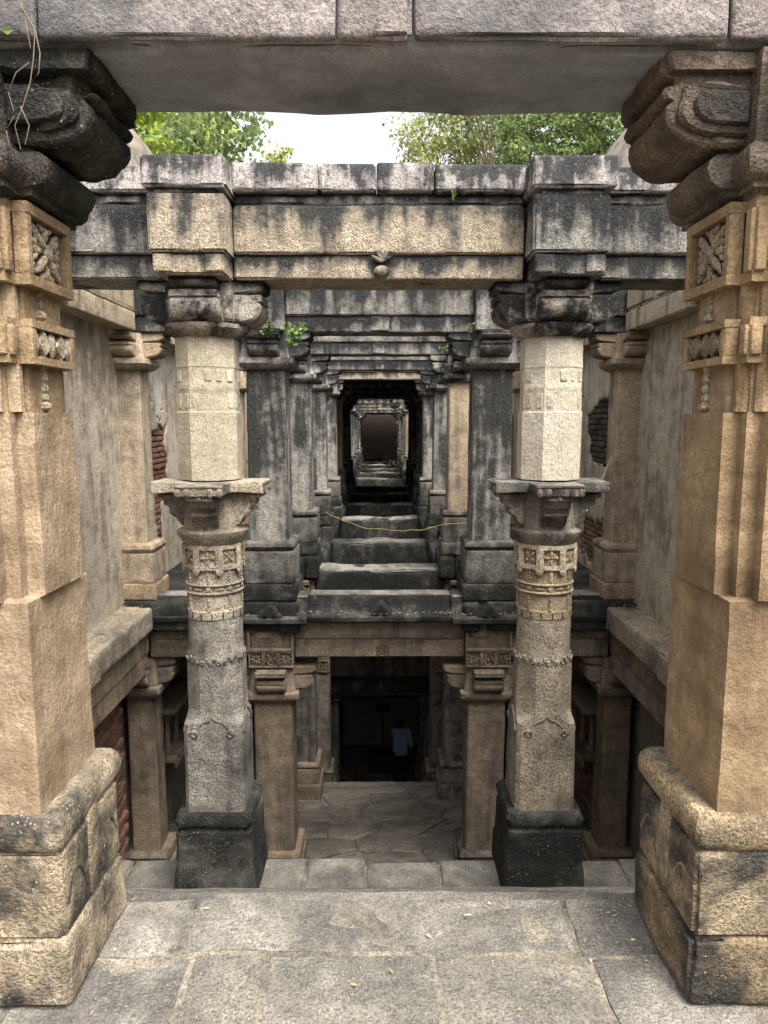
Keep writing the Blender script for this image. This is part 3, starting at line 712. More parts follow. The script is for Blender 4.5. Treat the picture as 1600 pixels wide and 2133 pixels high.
# row-2 lintel
def lintel2():
    t = thing('second_lintel', 'wide two-band stone lintel with coping blocks above the carved columns', 'lintel', (0, ROW[2], 2.415), 'cross lintels')
    f = -.20
    for i, (a, b) in enumerate(((-2.6, -1.30), (-.862, .855), (1.315, 2.6))):
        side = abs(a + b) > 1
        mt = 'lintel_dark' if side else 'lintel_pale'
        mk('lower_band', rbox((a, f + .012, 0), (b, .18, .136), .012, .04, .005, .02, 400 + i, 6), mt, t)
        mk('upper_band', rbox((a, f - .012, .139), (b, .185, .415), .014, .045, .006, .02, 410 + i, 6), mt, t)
        mk('rough_course', rbox((a, f + .015, .417), (b, .18, .485), .02, .04, .016, .04, 420 + i, 9), 'lintel_dark', t)
    jo = [-.86, -.352, -.018, .318, .852]
    for i in range(4):
        mk('coping_block', rbox((jo[i] + .003, f - .03 - random.uniform(0, .012), .487), (jo[i + 1] - .003, .2, .642 + random.uniform(-.012, .006)), .014, .04, .006, .03, 430 + i, 7), 'coping', t)
    for i, (a, b) in enumerate(((-2.6, -1.335), (1.335, 2.6))):
        mk('coping_block', rbox((a, f - .02, .487), (b, .2, .63), .014, .06, .006, .03, 440 + i, 7), 'coping', t)
    for s in (-1, 1):
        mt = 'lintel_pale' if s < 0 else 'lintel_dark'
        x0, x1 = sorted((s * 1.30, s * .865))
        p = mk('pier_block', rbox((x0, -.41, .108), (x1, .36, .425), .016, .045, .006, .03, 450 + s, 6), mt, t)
        mk('pier_foot', rbox((x0 + .025, -.39, -.012), (x1 - .012, .34, .104), .012, .05, .005, .02, 455 + s, 6), mt, t)
        for k, q in enumerate((-.145, .145)):
            mk('pier_panel', rbox((s * 1.08 + q - .055, -.402, .0), (s * 1.08 + q + .055, -.37, .098), .008, .05, .003, .01, 458 + s + k, 9), mt, p)
        x0, x1 = sorted((s * 1.325, s * .852))
        mk('pier_coping', rbox((x0, -.43, .452), (x1, .38, .622), .016, .045, .005, .03, 460 + s, 6), 'coping', t)
        mk('pier_neck', rbox((x0 + .06, -.39, .424), (x1 - .06, .34, .455), .008, .06, .004, .01, 465 + s), 'lintel_dark', t)
    # lotus boss at the middle of the lower band
    b = MB(); Fm = frame3(-math.pi / 2); o = np.array([.015, f - .002, .095])
    b.add(ell(o + Fm @ np.array([0, -.055, .01]), (.05, .035, .035), Fm, 10, 6))
    for k in range(5):
        an = math.pi / 2 + (k - 2) * .55; A = Fm @ np.array([[math.cos(an), -math.sin(an), 0], [math.sin(an), math.cos(an), 0], [0, 0, 1]])
        b.add(ell(o + A @ np.array([.035, 0, .012]), (.042, .014, .016), A, 8, 5))
    b.build('lotus_boss', 'capital_grey', t)
lintel2()

# ================================================================== ROWS 3 on: plain upper columns and lintels (one built, then copied)
def plain_column(name, zb, shaft_h, plinth_mat, shaft_mat, cap_mat, label, group, loc, seed, plinth=(.17, .33, .09), hw=.19, cap_h=.35, block_mat=None):
    bm_ = block_mat or plinth_mat
    t = thing(name, label, 'column', loc, group)
    p1, p2, p3 = plinth; sq = lambda h, c=.014: poly8(h, c, 4)
    z = 0
    mk('plinth', rbox((-.272, -.272, 0), (.272, .272, p1), .018, .05, .006, .03, seed, 7), plinth_mat, t)
    mk('base_block', rbox((-.248, -.248, p1 - .004), (.248, .248, p1 + p2), .016, .05, .005, .025, seed + 1, 7), bm_, t)
    z = p1 + p2
    mk('torus_moulding', column([(z - .002, sq(.236)), (z + .01, sq(.246)), (z + p3 * .45, sq(.258)), (z + p3 * .8, sq(.246)), (z + p3, sq(.21))], .004, seed + 2, .04), bm_, t)
    z += p3
    mk('shaft', column([(z, sq(hw)), (z + shaft_h * .97, sq(hw - .006)), (z + shaft_h, sq(hw - .002))], .005, seed + 3, .05, 7, .008), shaft_mat, t, angle=30)
    z += shaft_h; h = cap_h
    mk('abacus', column([(z, sq(.20, .03)), (z + h * .05, sq(.235, .03)), (z + h * .16, sq(.268, .03)), (z + h * .30, sq(.268, .03)), (z + h * .32, sq(.23, .03)), (z + h, sq(.2, .03))], .005, seed + 4, .04, 8, .008), cap_mat, t, angle=40)
    arms(t, z + h * .31, z + h * .74, .40, .33, .30, cap_mat, .08, seed + 5)
    arms(t, z + h * .755, z + h - .002, .435, .36, .31, cap_mat, .08, seed + 12, 'upper_arm')
    return t
ZU = -.17
TOP = {7: 2.385, 8: 2.33, 9: 2.26, 10: 2.17, 11: 2.09, 12: 2.01, 13: 1.94, 14: 1.88}
def lab_u(k, s):
    return 'plain grey upper column on the %s side, %s row of pillars counted from the camera' % (SIDE[s], ORD[k])
base = plain_column('upper_column', ZU, 1.64, 'black_base', 'grey_shaft', 'lintel_dark', lab_u(3, -1), 'plain upper columns in receding rows', (-CX, ROW[3], ZU), 500, block_mat='base_grey')
var = plain_column('upper_column', ZU, 1.64, 'low_grey', 'tan_shaft', 'capital_grey', lab_u(4, 1), 'plain upper columns in receding rows', (CX, ROW[4], ZU), 540)
copy_tree(base, (CX, ROW[3], ZU), lab_u(3, 1), rz=math.pi)
for k in range(4, 15):
    for s in (-1, 1):
        if (k, s) == (4, 1): continue
        src = var if (k, s) in ((7, -1), (9, -1), (10, 1)) else base
        cc_ = copy_tree(src, (s * CX + random.uniform(-.008, .008), ROW[k], ZU), lab_u(k, s), rz=random.choice((0, math.pi / 2, math.pi)) if k > 4 else 0)
        cc_.rotation_euler.x = random.uniform(-.006, .006); cc_.rotation_euler.y = random.uniform(-.006, .006)
        if k in TOP: cc_.scale.z = (TOP[k] - ZU) / 2.575
def lintel3(k, seed, mat='lintel_dark'):
    t = thing('upper_lintel', 'dark two-band roof lintel over the %s row of pillars from the camera' % ORD[k], 'lintel', (0, ROW[k], 2.405), 'cross lintels')
    f = -.18
    for i, (a, b) in enumerate(((-2.6, -1.275), (-.885, .885), (1.275, 2.6))):
        mk('lower_band', rbox((a, f + .012, 0), (b, .17, .148), .012, .06, .006, .025, seed + i, 6), mat, t)
        mk('upper_band', rbox((a, f - .010, .151), (b, .175, .44), .014, .06, .006, .02, seed + 3 + i, 6), mat, t)
    mk('tablet', rbox((-.09, f + .001, .012), (.09, f + .04, .146), .008, .05, .003, .01, seed + 7), mat, t)
    for s in (-1, 1):
        x0, x1 = sorted((s * 1.272, s * .888))
        mk('pier_block', rbox((x0, -.30, .004), (x1, .30, .43), .014, .05, .006, .02, seed + 8 + s, 6), mat, t)
    return t
l3 = lintel3(3, 600); l3b = lintel3(6, 640, 'lintel_pale')
for k in range(4, 15):
    if k == 6: continue
    copy_tree(l3 if k not in (9, 12) else l3b, (0, ROW[k], TOP.get(k, 2.405) + random.uniform(-.01, .01)), 'dark two-band roof lintel over the %s row of pillars from the camera' % ORD[k])
# ------------------------------------------------------------------ upper level floor: cross slabs, aisles
def aisle(s, k0, k1, seed):
    y0, y1 = ROW[k0] - .30, ROW[k1] - .305
    t = thing('aisle_slab', 'blackened aisle slab on the %s between the %s and %s rows of pillars' % (SIDE[s], ORD[k0], ORD[k1]), 'slab', (0, 0, 0), 'aisle slabs')
    x0, x1 = sorted((s * (1.0 + random.uniform(-.04, .05)), s * 2.5))
    mk('walk_slab', rbox((x0, y0, -.46), (x1, y1, ZU - .002), .02, .09, .010, .05, seed, 5), 'slab_black', t)
    x0, x1 = sorted((s * (.79 + random.uniform(-.02, .03)), s * .985))
    mk('pad_block', rbox((x0, y0 - .02, -.48), (x1, ROW[k0] + .33 + random.uniform(0, .2), ZU - .006), .03, .05, .014, .06, seed + 3, 5), 'slab_black', t)
    if k0 > 3: mk('kerb_block', rbox((x0, ROW[k0] + .62, -.60), (x1, y1 - .25, -.36 + random.uniform(-.05, .03)), .04, .07, .02, .07, seed + 5, 4), 'slab_black', t)
for k in range(3, 14):
    for s in (-1, 1): aisle(s, k, k + 1, 700 + 2 * k + s)
for k in range(4, 15):
    z = {4: -.375, 5: -.46, 6: -.44}.get(k, -.42 - .008 * (k - 6)) + random.uniform(-.01, .01)
    o = thing('cross_slab', 'black-faced worn stone slab with pale lit top crossing the shaft at the %s row of pillars from the camera' % ORD[k], 'slab', (0, ROW[k], z), 'cross slabs at upper floor level')
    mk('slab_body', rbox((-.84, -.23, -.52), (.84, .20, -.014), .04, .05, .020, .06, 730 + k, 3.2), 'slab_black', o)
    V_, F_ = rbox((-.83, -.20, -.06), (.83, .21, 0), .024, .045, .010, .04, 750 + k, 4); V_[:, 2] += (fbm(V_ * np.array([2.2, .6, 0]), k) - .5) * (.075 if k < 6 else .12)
    mk('worn_lit_tread', (V_, F_), 'slab_top', o)  # top worn pale over crusted body; lit top and dark face painted in
# ------------------------------------------------------------------ row 3: eave, lower lintel, lower columns
ev = thing('eave_cornice', 'dark curved stone eave with small carved crests below the upper columns', 'cornice', (0, ROW[3], 0))
def eave(x0, x1, out, seed, dz=0.):
    pr = [(-.05, -.135 + dz), (.13, -.135 + dz), (.155, -.142 + dz), (.165, -.160 + dz), (.172, -.20 + dz), (.185, -.24 + dz), (.215, -.272 + dz), (.265, -.295 + dz), (.30, -.300 + dz), (.31, -.312 + dz), (.305, -.350 + dz), (.28, -.366 + dz), (.2, -.356 + dz), (-.05, -.372 + dz)]
    pr = [(u + out, z) for u, z in pr]
    VF = prism(pr, x1 - x0, 'y', ((x0 + x1) / 2, 0, 0), -1, .006, seed, .008, max(4, int((x1 - x0) / .06)), 6)
    mk('eave_fillet', rbox((x0 + .004, -.15 - out, -.139 + dz), (x1 - .004, .02, -.119 + dz), .008, .05, .004, .02, seed + 40, 6), 'slab_top', ev)
    return mk('eave_stone', VF, 'cornice', ev, angle=40)
for i, (a, b, o_, dz) in enumerate(((-2.3, -1.412, .02, -.004), (-1.41, -.702, .07, -.008), (-.70, .70, .02, 0), (.702, 1.41, .07, -.008), (1.412, 2.3, .02, -.004))): eave(a, b, o_, 760 + i, dz)
def crest(x, out):
    b = MB(); y = -(.255 + out)
    V, F = loft([np.array([[x - .13, y - .045, -.335], [x + .13, y - .045, -.335], [x + .11, y + .03, -.25], [x - .11, y + .03, -.25]]), np.array([[x - .012, y - .03, -.20], [x + .012, y - .03, -.20], [x + .012, y + .06, -.17], [x - .012, y + .06, -.17]])]); b.add((V, F))
    for q in (-1, 1):
        b.add(tube([(x + q * (.045 + .026 * math.cos(j * .5) * (1 - j / 20)), y - .05 + .004 * j / 14, -.30 + .026 * math.sin(j * .5) * (1 - j / 20)) for j in range(15)], .006, 5))
    b.add(tube([(x + .024 * math.cos(j * .5), y - .035, -.262 + .022 * math.sin(j * .5)) for j in range(14)], .006, 5))
    b.build('crest', 'cornice', ev)
crest(0.01, .02); crest(-1.06, .07); crest(1.06, .07)
ll = thing('lower_lintel', 'brown two-band stone lintel with a small carved rosette under the eave', 'lintel', (0, ROW[3], -.76))
for i, (a, b) in enumerate(((-2.28, -1.31), (-.845, .845), (1.31, 2.28))):
    mk('lower_band', rbox((a, -.185, .004), (b, .18, .192), .010, .05, .005, .02, 780 + i, 6), 'low_stone', ll)
    mk('upper_band', rbox((a, -.20, .195), (b, .185, .386), .010, .05, .004, .012, 785 + i, 6), 'low_stone', ll)
ro = MB(); Fm = frame3(-math.pi / 2); o = np.array([.03, -.19, .08])
ro.add(tube([o + Fm @ np.array([.06 * math.cos(j * math.pi / 10), .06 * math.sin(j * math.pi / 10), .004]) for j in range(21)], .007, 5)).add(ell(o, (.014, .014, .012), Fm))
for k in range(8):
    an = k * math.pi / 4; A = Fm @ np.array([[math.cos(an), -math.sin(an), 0], [math.sin(an), math.cos(an), 0], [0, 0, 1]]); ro.add(ell(o + A @ np.array([.033, 0, 0]), (.02, .010, .010), A, 8, 4))
ro.build('rosette', 'low_stone', ll)
def relief_block(s):
    t = thing('frieze_block', {-1: 'carved block with a horse and attendant relief above the left lower column', 1: 'dim worn carved animal block above the right lower column'}[s], 'carved block', (s * 1.075, ROW[3], -.86), 'carved blocks above the lower columns')
    mk('block_body', rbox((-.222, -.22, .004), (.222, .20, .488), .012, .06, .003, .012, 800 + s), 'low_stone', t)
    Fm = frame3(-math.pi / 2); fr = MB()
    bars(fr, Fm, np.array([0, -.262, .335]), .46, .30, .030, .05, 1); fr.build('panel_frame', 'low_stone', t)
    h = MB(); o = np.array([-.03 * 1, -.226, .33]); q = 1
    P = lambda u, v, n=0: o + Fm @ np.array([q * u, v, n])
    def el(u, v, ru, rv, an=0, rn=.022):
        A = Fm @ np.array([[math.cos(an), -math.sin(an), 0], [math.sin(an), math.cos(an), 0], [0, 0, 1]]); h.add(ell(P(u, v), (ru, rv, rn), A, 10, 6))
    el(-.05, .02, .095, .045); el(.035, .055, .05, .025, q * .9); el(.075, .085, .03, .015, -q * .5)
    for u, v, u2, v2 in ((-.12, .0, -.115, -.10), (-.09, -.01, -.075, -.10), (.02, -.01, .03, -.10), (.03, .0, .07, -.06)): h.add(tube([P(u, v), P((u + u2) / 2 + .01, (v + v2) / 2), P(u2, v2)], [.016, .012, .008], 6))
    h.add(tube([P(-.14, .04), P(-.165, .0), P(-.16, -.06)], [.012, .010, .006], 5))
    el(.165, .085, .018, .020); el(.165, .03, .022, .042)
    for u in (.152, .178): h.add(tube([P(u, 0), P(u, -.10)], [.012, .009], 6))
    h.add(tube([P(.15, .05), P(.10, .03), P(.08, .05)], .007, 5)); h.add(tube([P(.182, .05), P(.205, .0), P(.195, -.04)], .007, 5))
    tag(h.build('horse_relief', 'low_stone', t), kind='stuff')
    for k, u in enumerate((-.148, 0, .148)):
        fr = MB(); bars(fr, Fm, np.array([u, -.252, .098]), .146, .165, .016, .034, k); pf = fr.build('panel_frame', 'low_stone', t)
        fl = MB(); oo = np.array([u, -.234, .098])
        if k != 1:
            for j in range(8):
                an = j * math.pi / 4; A = Fm @ np.array([[math.cos(an), -math.sin(an), 0], [math.sin(an), math.cos(an), 0], [0, 0, 1]]); fl.add(ell(oo + A @ np.array([.034, 0, 0]), (.026, .009, .012), A, 6, 4))
        else:
            for sg in (-1, 1):
                fl.add(tube([oo + Fm @ np.array([sg * a_, b_, .004]) for a_, b_ in ((.055, .06), (.02, .03), (.045, -.01), (.03, -.05), (.0, -.06))], .010, 5)); fl.add(ell(oo + Fm @ np.array([sg * .02, .045, 0]), (.014, .014, .012), Fm, 6, 4))
            fl.add(ell(oo + Fm @ np.array([0, -.01, 0]), (.016, .02, .014), Fm, 6, 4))
        tag(fl.build('relief', 'low_stone', pf), kind='stuff')
relief_block(-1); relief_block(1)
def lower_col(k, s, zb, shaft_h, plinth, mats, seed, cap_h=.35):
    return plain_column('lower_column', 0, shaft_h, mats[0], mats[1], mats[2], 'brown lower-storey column on the %s side in the %s row from the camera' % (SIDE[s], ORD[k]), 'lower storey columns', (s * 1.075, ROW[k] , zb), seed, plinth, .195, cap_h)
for s in (-1, 1):
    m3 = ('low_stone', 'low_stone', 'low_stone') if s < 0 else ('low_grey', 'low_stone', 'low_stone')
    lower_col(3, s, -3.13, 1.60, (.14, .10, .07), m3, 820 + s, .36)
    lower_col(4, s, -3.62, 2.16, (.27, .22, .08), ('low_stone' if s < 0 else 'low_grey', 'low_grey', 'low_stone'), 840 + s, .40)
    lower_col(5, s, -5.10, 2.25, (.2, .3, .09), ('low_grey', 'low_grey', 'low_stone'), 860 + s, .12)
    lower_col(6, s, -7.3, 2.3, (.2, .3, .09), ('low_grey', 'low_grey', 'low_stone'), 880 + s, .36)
    # flowered block over the fifth-row lower column and the masonry it carries
    t = thing('frieze_block', 'small square flower-carved block on the %s lower column of the fifth row' % SIDE[s], 'carved block', (s * 1.075, ROW[5], -2.755), 'carved blocks above the lower columns')
    mk('block_body', rbox((-.20, -.20, 0), (.20, .20, .60), .012, .08, .003, .012, 890 + s), 'low_stone', t)
    for dx in (-.1, .1):
        fr = MB(); bars(fr, frame3(-math.pi / 2), np.array([dx, -.225, .12]), .19, .21, .02, .03, 1)
        for j in range(4):
            an = math.pi / 4 + j * math.pi / 2; A = frame3(-math.pi / 2) @ np.array([[math.cos(an), -math.sin(an), 0], [math.sin(an), math.cos(an), 0], [0, 0, 1]]); fr.add(ell(np.array([dx, -.212, .12]) + A @ np.array([.05, 0, 0]), (.04, .016, .014), A, 6, 4))
        fr.build('flower_panel', 'low_stone', t)
# deep storey at the sixth row: pierced lintel, eave, lower lintel
dl = thing('deep_lintel', 'dark pierced lintel with a small eave deep in the well above the doorway', 'lintel', (0, ROW[6], -3.9))
mk('pierced_band', rbox((-2.3, -.16, .05), (2.3, .2, .75), .012, .1, .005, .02, 900), 'low_grey', dl)
hb = MB()
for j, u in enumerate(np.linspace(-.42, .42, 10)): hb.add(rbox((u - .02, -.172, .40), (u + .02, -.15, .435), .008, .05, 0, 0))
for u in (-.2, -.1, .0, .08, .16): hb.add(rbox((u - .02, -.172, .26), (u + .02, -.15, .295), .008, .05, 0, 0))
tag(hb.build('painted_putlog_holes', 'trousers', dl), kind='stuff')  # near-black blocks on the face: shade of open holes put into colour
pr = [(-.1, .05), (.18, .05), (.26, -.02), (.30, -.12), (.36, -.17), (.37, -.22), (.30, -.235), (-.1, -.235)]
for a, b, o_ in ((-2.3, -.762, .08), (-.76, .76, 0), (.762, 2.3, .08)):
    mk('eave_stone', prism([(u + o_, z) for u, z in pr], b - a, 'y', ((a + b) / 2, 0, 0), -1, .006, 903, .008, 14, 6), 'cornice', dl)
mk('lower_band', rbox((-2.3, -.16, -.40), (2.3, .2, -.24), .012, .1, .005, .02, 905), 'low_stone', dl)
mk('boss', ell((.03, -.34, -.08), (.03, .05, .06)), 'ledge', dl)
# roof over the pavilion bays (rows 6-9), then slabs added to block light
rf = thing('pavilion_roof', 'dark flat stone roof over the covered bays halfway down the well', 'roof', (0, 0, 2.86))
for i, k in enumerate((6, 7, 8)): mk('roof_slab', rbox((-2.6, ROW[k] - .2, 0), (2.6, ROW[k + 1] - .205, .3), .02, .2, .008, .02, 910 + i), 'lintel_dark', rf)
rw = thing('well_shade_roof', 'added stone roof slab darkening the far end of the well', 'roof', (0, 0, 2.86)); mk('roof_slab', rbox((-2.6, ROW[13], 0), (2.6, 38.9, .3), .02, .3, .008, .02, 915), 'lintel_dark', rw)  # roof added to keep light off the far brick wall
df = thing('gallery_shade_slabs', 'hidden stone slabs added to darken the lower gallery beyond the fifth row', 'floor slab', (0, 0, -1.45))  # slabs hidden behind the cross slabs, added to darken the gallery below
for i, k in enumerate(range(5, 14)): mk('shade_slab', rbox((-2.6, ROW[k] + (.75 if k == 5 else -.15), 0), (2.6, ROW[k + 1] - .155, .3), .02, .3, .008, .02, 920 + i), 'slab_black', df)

# ================================================================== SIDE WALLS
def wall_side(s):
    X = s * 2.5
    t = thing('side_wall', {-1: 'left plastered side wall with flaking lime and exposed red bricks', 1: 'right plastered side wall with patches of bare brick'}[s], 'wall', (X, 0, 0))
    mk('masonry_core', rbox((min(s * .045, s * .45), 2.4, -.45), (max(s * .045, s * .45), 40.2, 2.98), .02, .6, 0, 0), 'mortar', t)
    mk('near_core', rbox((min(s * .045, s * .45), -9, -.45), (max(s * .045, s * .45), 2.395, 2.98), .02, .6, 0, 0), 'plaster', t)
    # patches of bare brick: (y, z, half size y, half size z)
    if s < 0: holes = [(8.05, 1.05, .30, .42), (8.0, .35, .12, .3), (12.6, .9, .6, .5)]
    else: holes = [(8.02, 1.45, .52, .33), (12.9, 1.0, .85, .85), (8.15, .15, .55, .28)]
    def inside(y, z, grow=0.):
        v = np.full(y.shape, 9.)
        for hy, hz, ry, rz_ in holes: v = np.minimum(v, np.maximum(np.abs(y - hy) / ry, np.abs(z - hz) / rz_) * .6 + .4 * np.sqrt(((y - hy) / ry) ** 2 + ((z - hz) / rz_) ** 2))
        return v
    st = .04; ys = np.arange(2.4, 15.2, st); zs = np.arange(-.3, 2.96, st)
    Y, Z = np.meshgrid(ys, zs, indexing='ij'); q = np.column_stack([np.zeros(Y.size), Y.ravel(), Z.ravel()])
    jit = (np.column_stack([vn(q * 31, 3), vn(q * 31, 4)]) - .5) * st * .7
    bul = (fbm(q * 1.5, 30 + s, 4) - .5) * .03 + (fbm(q * 12, 33 + s, 3) - .5) * .008
    V = np.column_stack([s * (bul + .0), Y.ravel() + jit[:, 0], Z.ravel() + jit[:, 1]])
    hv = inside(Y, Z) + (fbm(q * 4, 41).reshape(Y.shape) - .5) * 1.0
    # lime wash survives high up in ragged tongues, bare render below
    tong = 1.75 + (fbm(np.column_stack([q[:, 0], q[:, 1] * 3.2, q[:, 2] * .4]), 52 + s, 4).reshape(Y.shape) - .5) * 1.5
    ny, nz = Y.shape; F1 = []; F2 = []
    for i in range(ny - 1):
        for j in range(nz - 1):
            if hv[i, j] < 1: continue
            f = [i * nz + j, (i + 1) * nz + j, (i + 1) * nz + j + 1, i * nz + j + 1]
            if s > 0: f = f[::-1]
            (F2 if (Z[i, j] > tong[i, j] and 7.3 < Y[i, j]) else F1).append(f)
    def sheet(nm, F, m, th):
        used = sorted({i for f in F for i in f}); mp = {v: k for k, v in enumerate(used)}
        o = MB().add((V[used], [[mp[i] for i in f] for f in F])).build(nm, m, t, angle=60)
        md = o.modifiers.new('thick', 'SOLIDIFY'); md.thickness = th; md.offset = -1 if True else 1
        return o
    sheet('plaster', F1, 'plaster', .028)
    if F2: sheet('lime_wash', F2, 'lime', .030)
    far = mk('far_plaster', rbox((min(s * .01, s * .04), 15.2, -.3), (max(s * .01, s * .04), 40.1, 2.96), .005, .8, 0, 0), 'plaster', t)
    # bricks in the bare patches
    proto = [mk('brick', rbox((-.03, -.105, -.026), (.03, .105, .026), .008, .11, .004, .012, 60 + k, 12), 'brick_red', t) for k in range(3)]
    for p_ in proto: p_.location = (0, -6.0 - proto.index(p_), 1)
    n = 0; z = -.2; row = 0; cand = []
    while z < 2.2:
        y = 6.3 + (.11 if row % 2 else 0)
        while y < 14.0:
            v = inside(np.array([y]), np.array([z]))[0]
            if v < 1.35: cand.append((y, y + random.uniform(-.01, .01), z))
            y += .222
        z += .063; row += 1
    cand.sort(); cand = cand[:295]
    for i, (yy, y, z) in enumerate(cand):
        src = proto[i % 3]
        if i < 3: b = src
        else: b = src.copy(); C.objects.link(b)
        b.location = (s * (.046 + random.uniform(-.010, .010)), y, z + random.uniform(-.003, .003)); b.rotation_euler = (random.uniform(-.012, .012), 0, random.uniform(-.02, .02))
        b.parent = t
    if s > 0:   # the darker brick patch behind the right pilaster
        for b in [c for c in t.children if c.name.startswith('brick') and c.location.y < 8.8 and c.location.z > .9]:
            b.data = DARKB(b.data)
    return t
_dk = {}
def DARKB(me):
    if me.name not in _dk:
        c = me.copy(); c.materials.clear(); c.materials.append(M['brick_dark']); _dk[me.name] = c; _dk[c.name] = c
    return _dk[me.name]
wall_side(-1); wall_side(1)
# wall-top beams along the sides
for s in (-1, 1):
    t = thing('wall_beam', 'sunlit streaked stone beam along the top of the %s side wall' % SIDE[s], 'beam', (s * 2.38, 0, 2.41), 'beams along the wall tops')
    for i, k in enumerate(range(2, 6)):
        y0 = ROW[k] + .19; y1 = ROW[k + 1] - .2
        mk('beam_block', rbox((-.075, y0, 0), (.10, y1, .17), .01, .07, .004, .015, 930 + i + s), 'wall_beam', t)
        mk('beam_course', rbox((-.060, y0, .173), (.10, y1, .42), .01, .07, .004, .015, 935 + i + s), 'wall_beam', t)
        for j in range(3):
            yy = y0 + (y1 - y0) * (j + .5) / 3; mk('raised_panel', rbox((-.083 if s > 0 else .04, yy - .3, .20), (-.04 if s > 0 else .103, yy + .3, .40), .006, .08, .003, .01, 938 + j), 'wall_beam', t)
# ledges below the walls (upper floor level), with the beam and pilasters that carry them
for s in (-1, 1):
    t = thing('wall_ledge', 'rough projecting stone ledge at the foot of the %s plaster wall' % SIDE[s], 'ledge', (s * 2.5, 0, -.2), 'wall ledges')
    cuts = [2.4, 4.2, 5.35, 6.72]
    for i in range(3):
        x0, x1 = sorted((s * (-.36 + .03 * i), s * .1))
        mk('ledge_slab', rbox((x0, cuts[i] + .004, -.24), (x1, cuts[i + 1] - .004, 0 - .006 * i), .02, .035, .012, .035, 950 + i + s, 8), 'ledge', t)
    tb = thing('ledge_beam', 'two-course brown beam carrying the %s wall ledge' % SIDE[s], 'beam', (s * 2.5, 0, -.9), 'beams under the ledges')
    for i, (a, b) in enumerate(((2.4, 4.9), (4.906, 6.82))):
        x0, x1 = sorted((s * -.20, s * .1)); mk('lower_course', rbox((x0, a, 0), (x1, b, .20), .012, .06, .005, .03, 960 + i + s, 7), 'tan_shaft' if s < 0 else 'low_stone', tb)
        x0, x1 = sorted((s * -.215, s * .1)); mk('upper_course', rbox((x0, a, .203), (x1, b, .45), .012, .06, .005, .02, 965 + i + s, 7), 'tan_shaft' if s < 0 else 'low_stone', tb)
def pilaster(s, k, zb, shaft_h, mat, name, label, group, seed, pl=(.17, .30, .09), cap_h=.34, cmat=None):
    t = plain_column(name, 0, shaft_h, mat, mat, cmat or mat, label, group, (s * 2.42, ROW[k], zb), seed, pl, .165, cap_h)
    t['category'] = 'pilaster'
    for ch in t.children: ch.scale = (.86, .86, 1)
    return t
for s in (-1, 1):
    for k in (3, 4, 5):
        pilaster(s, k, ZU, 1.67 if k == 3 else 1.66, 'tan_shaft' if (s < 0 or k > 3) else 'tan_shaft', 'wall_pilaster', 'tan stone half-pillar against the %s plaster wall, %s row from the camera' % (SIDE[s], ORD[k]), 'wall pilasters', 970 + 5 * k + s)
        if k == 3: pilaster(s, k, -3.11, 1.66, 'low_stone', 'lower_pilaster', 'rough brown pilaster against the %s lower brick wall' % SIDE[s], 'lower wall pilasters', 990 + s, (.10, .10, .06), .42)
# lower side walls
def low_wall(s):
    t = thing('lower_wall', {-1: 'red brick lower wall in the left pit with rough brown render', 1: 'dim brick lower wall in the right pit partly rendered'}[s], 'wall', (s * 2.6, 0, 0))
    mk('masonry_core', rbox((min(s * .03, s * .5), -5, -8), (max(s * .03, s * .5), 40.2, -.455), .02, 1., 0, 0), 'mortar', t)
    x0, x1 = sorted((s * .0, s * .028))
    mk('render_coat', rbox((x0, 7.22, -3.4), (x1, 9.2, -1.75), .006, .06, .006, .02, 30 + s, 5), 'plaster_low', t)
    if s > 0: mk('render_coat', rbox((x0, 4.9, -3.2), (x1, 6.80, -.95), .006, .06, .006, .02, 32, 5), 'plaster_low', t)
    pm = [mk('brick', rbox((-.035, -.12, -.034), (.035, .12, .034), .010, .12, .006, .016, 70 + k, 12), 'brick_red', t) for k in range(3)]
    cand = []
    z = -3.2; r_ = 0
    while z < -.95:
        y = 5.5 + (.125 if r_ % 2 else 0)
        while y < 8.9:
            ok = (y < 6.85) if s < 0 else (y > 7.2 and z < -1.8 and False)
            if s < 0 and y > 7.15 and z > -1.75 and y < 7.6: ok = True
            if s > 0 and y > 7.2: ok = z < -1.75 and y > 7.4 and ((y * 7) % 1 < .9)
            if ok: cand.append((y, z))
            y += .252
        z += .078; r_ += 1
    cand = cand[:295]
    for i, (y, z) in enumerate(cand):
        b = pm[i % 3] if i < 3 else pm[i % 3].copy()
        if i >= 3: C.objects.link(b)
        b.parent = t; b.location = (s * (.03 + random.uniform(-.012, .010)) - (s * .03 if s > 0 else 0), y + random.uniform(-.012, .012), z + random.uniform(-.006, .006)); b.rotation_euler = (random.uniform(-.02, .02), 0, random.uniform(-.025, .025))
low_wall(-1); low_wall(1)
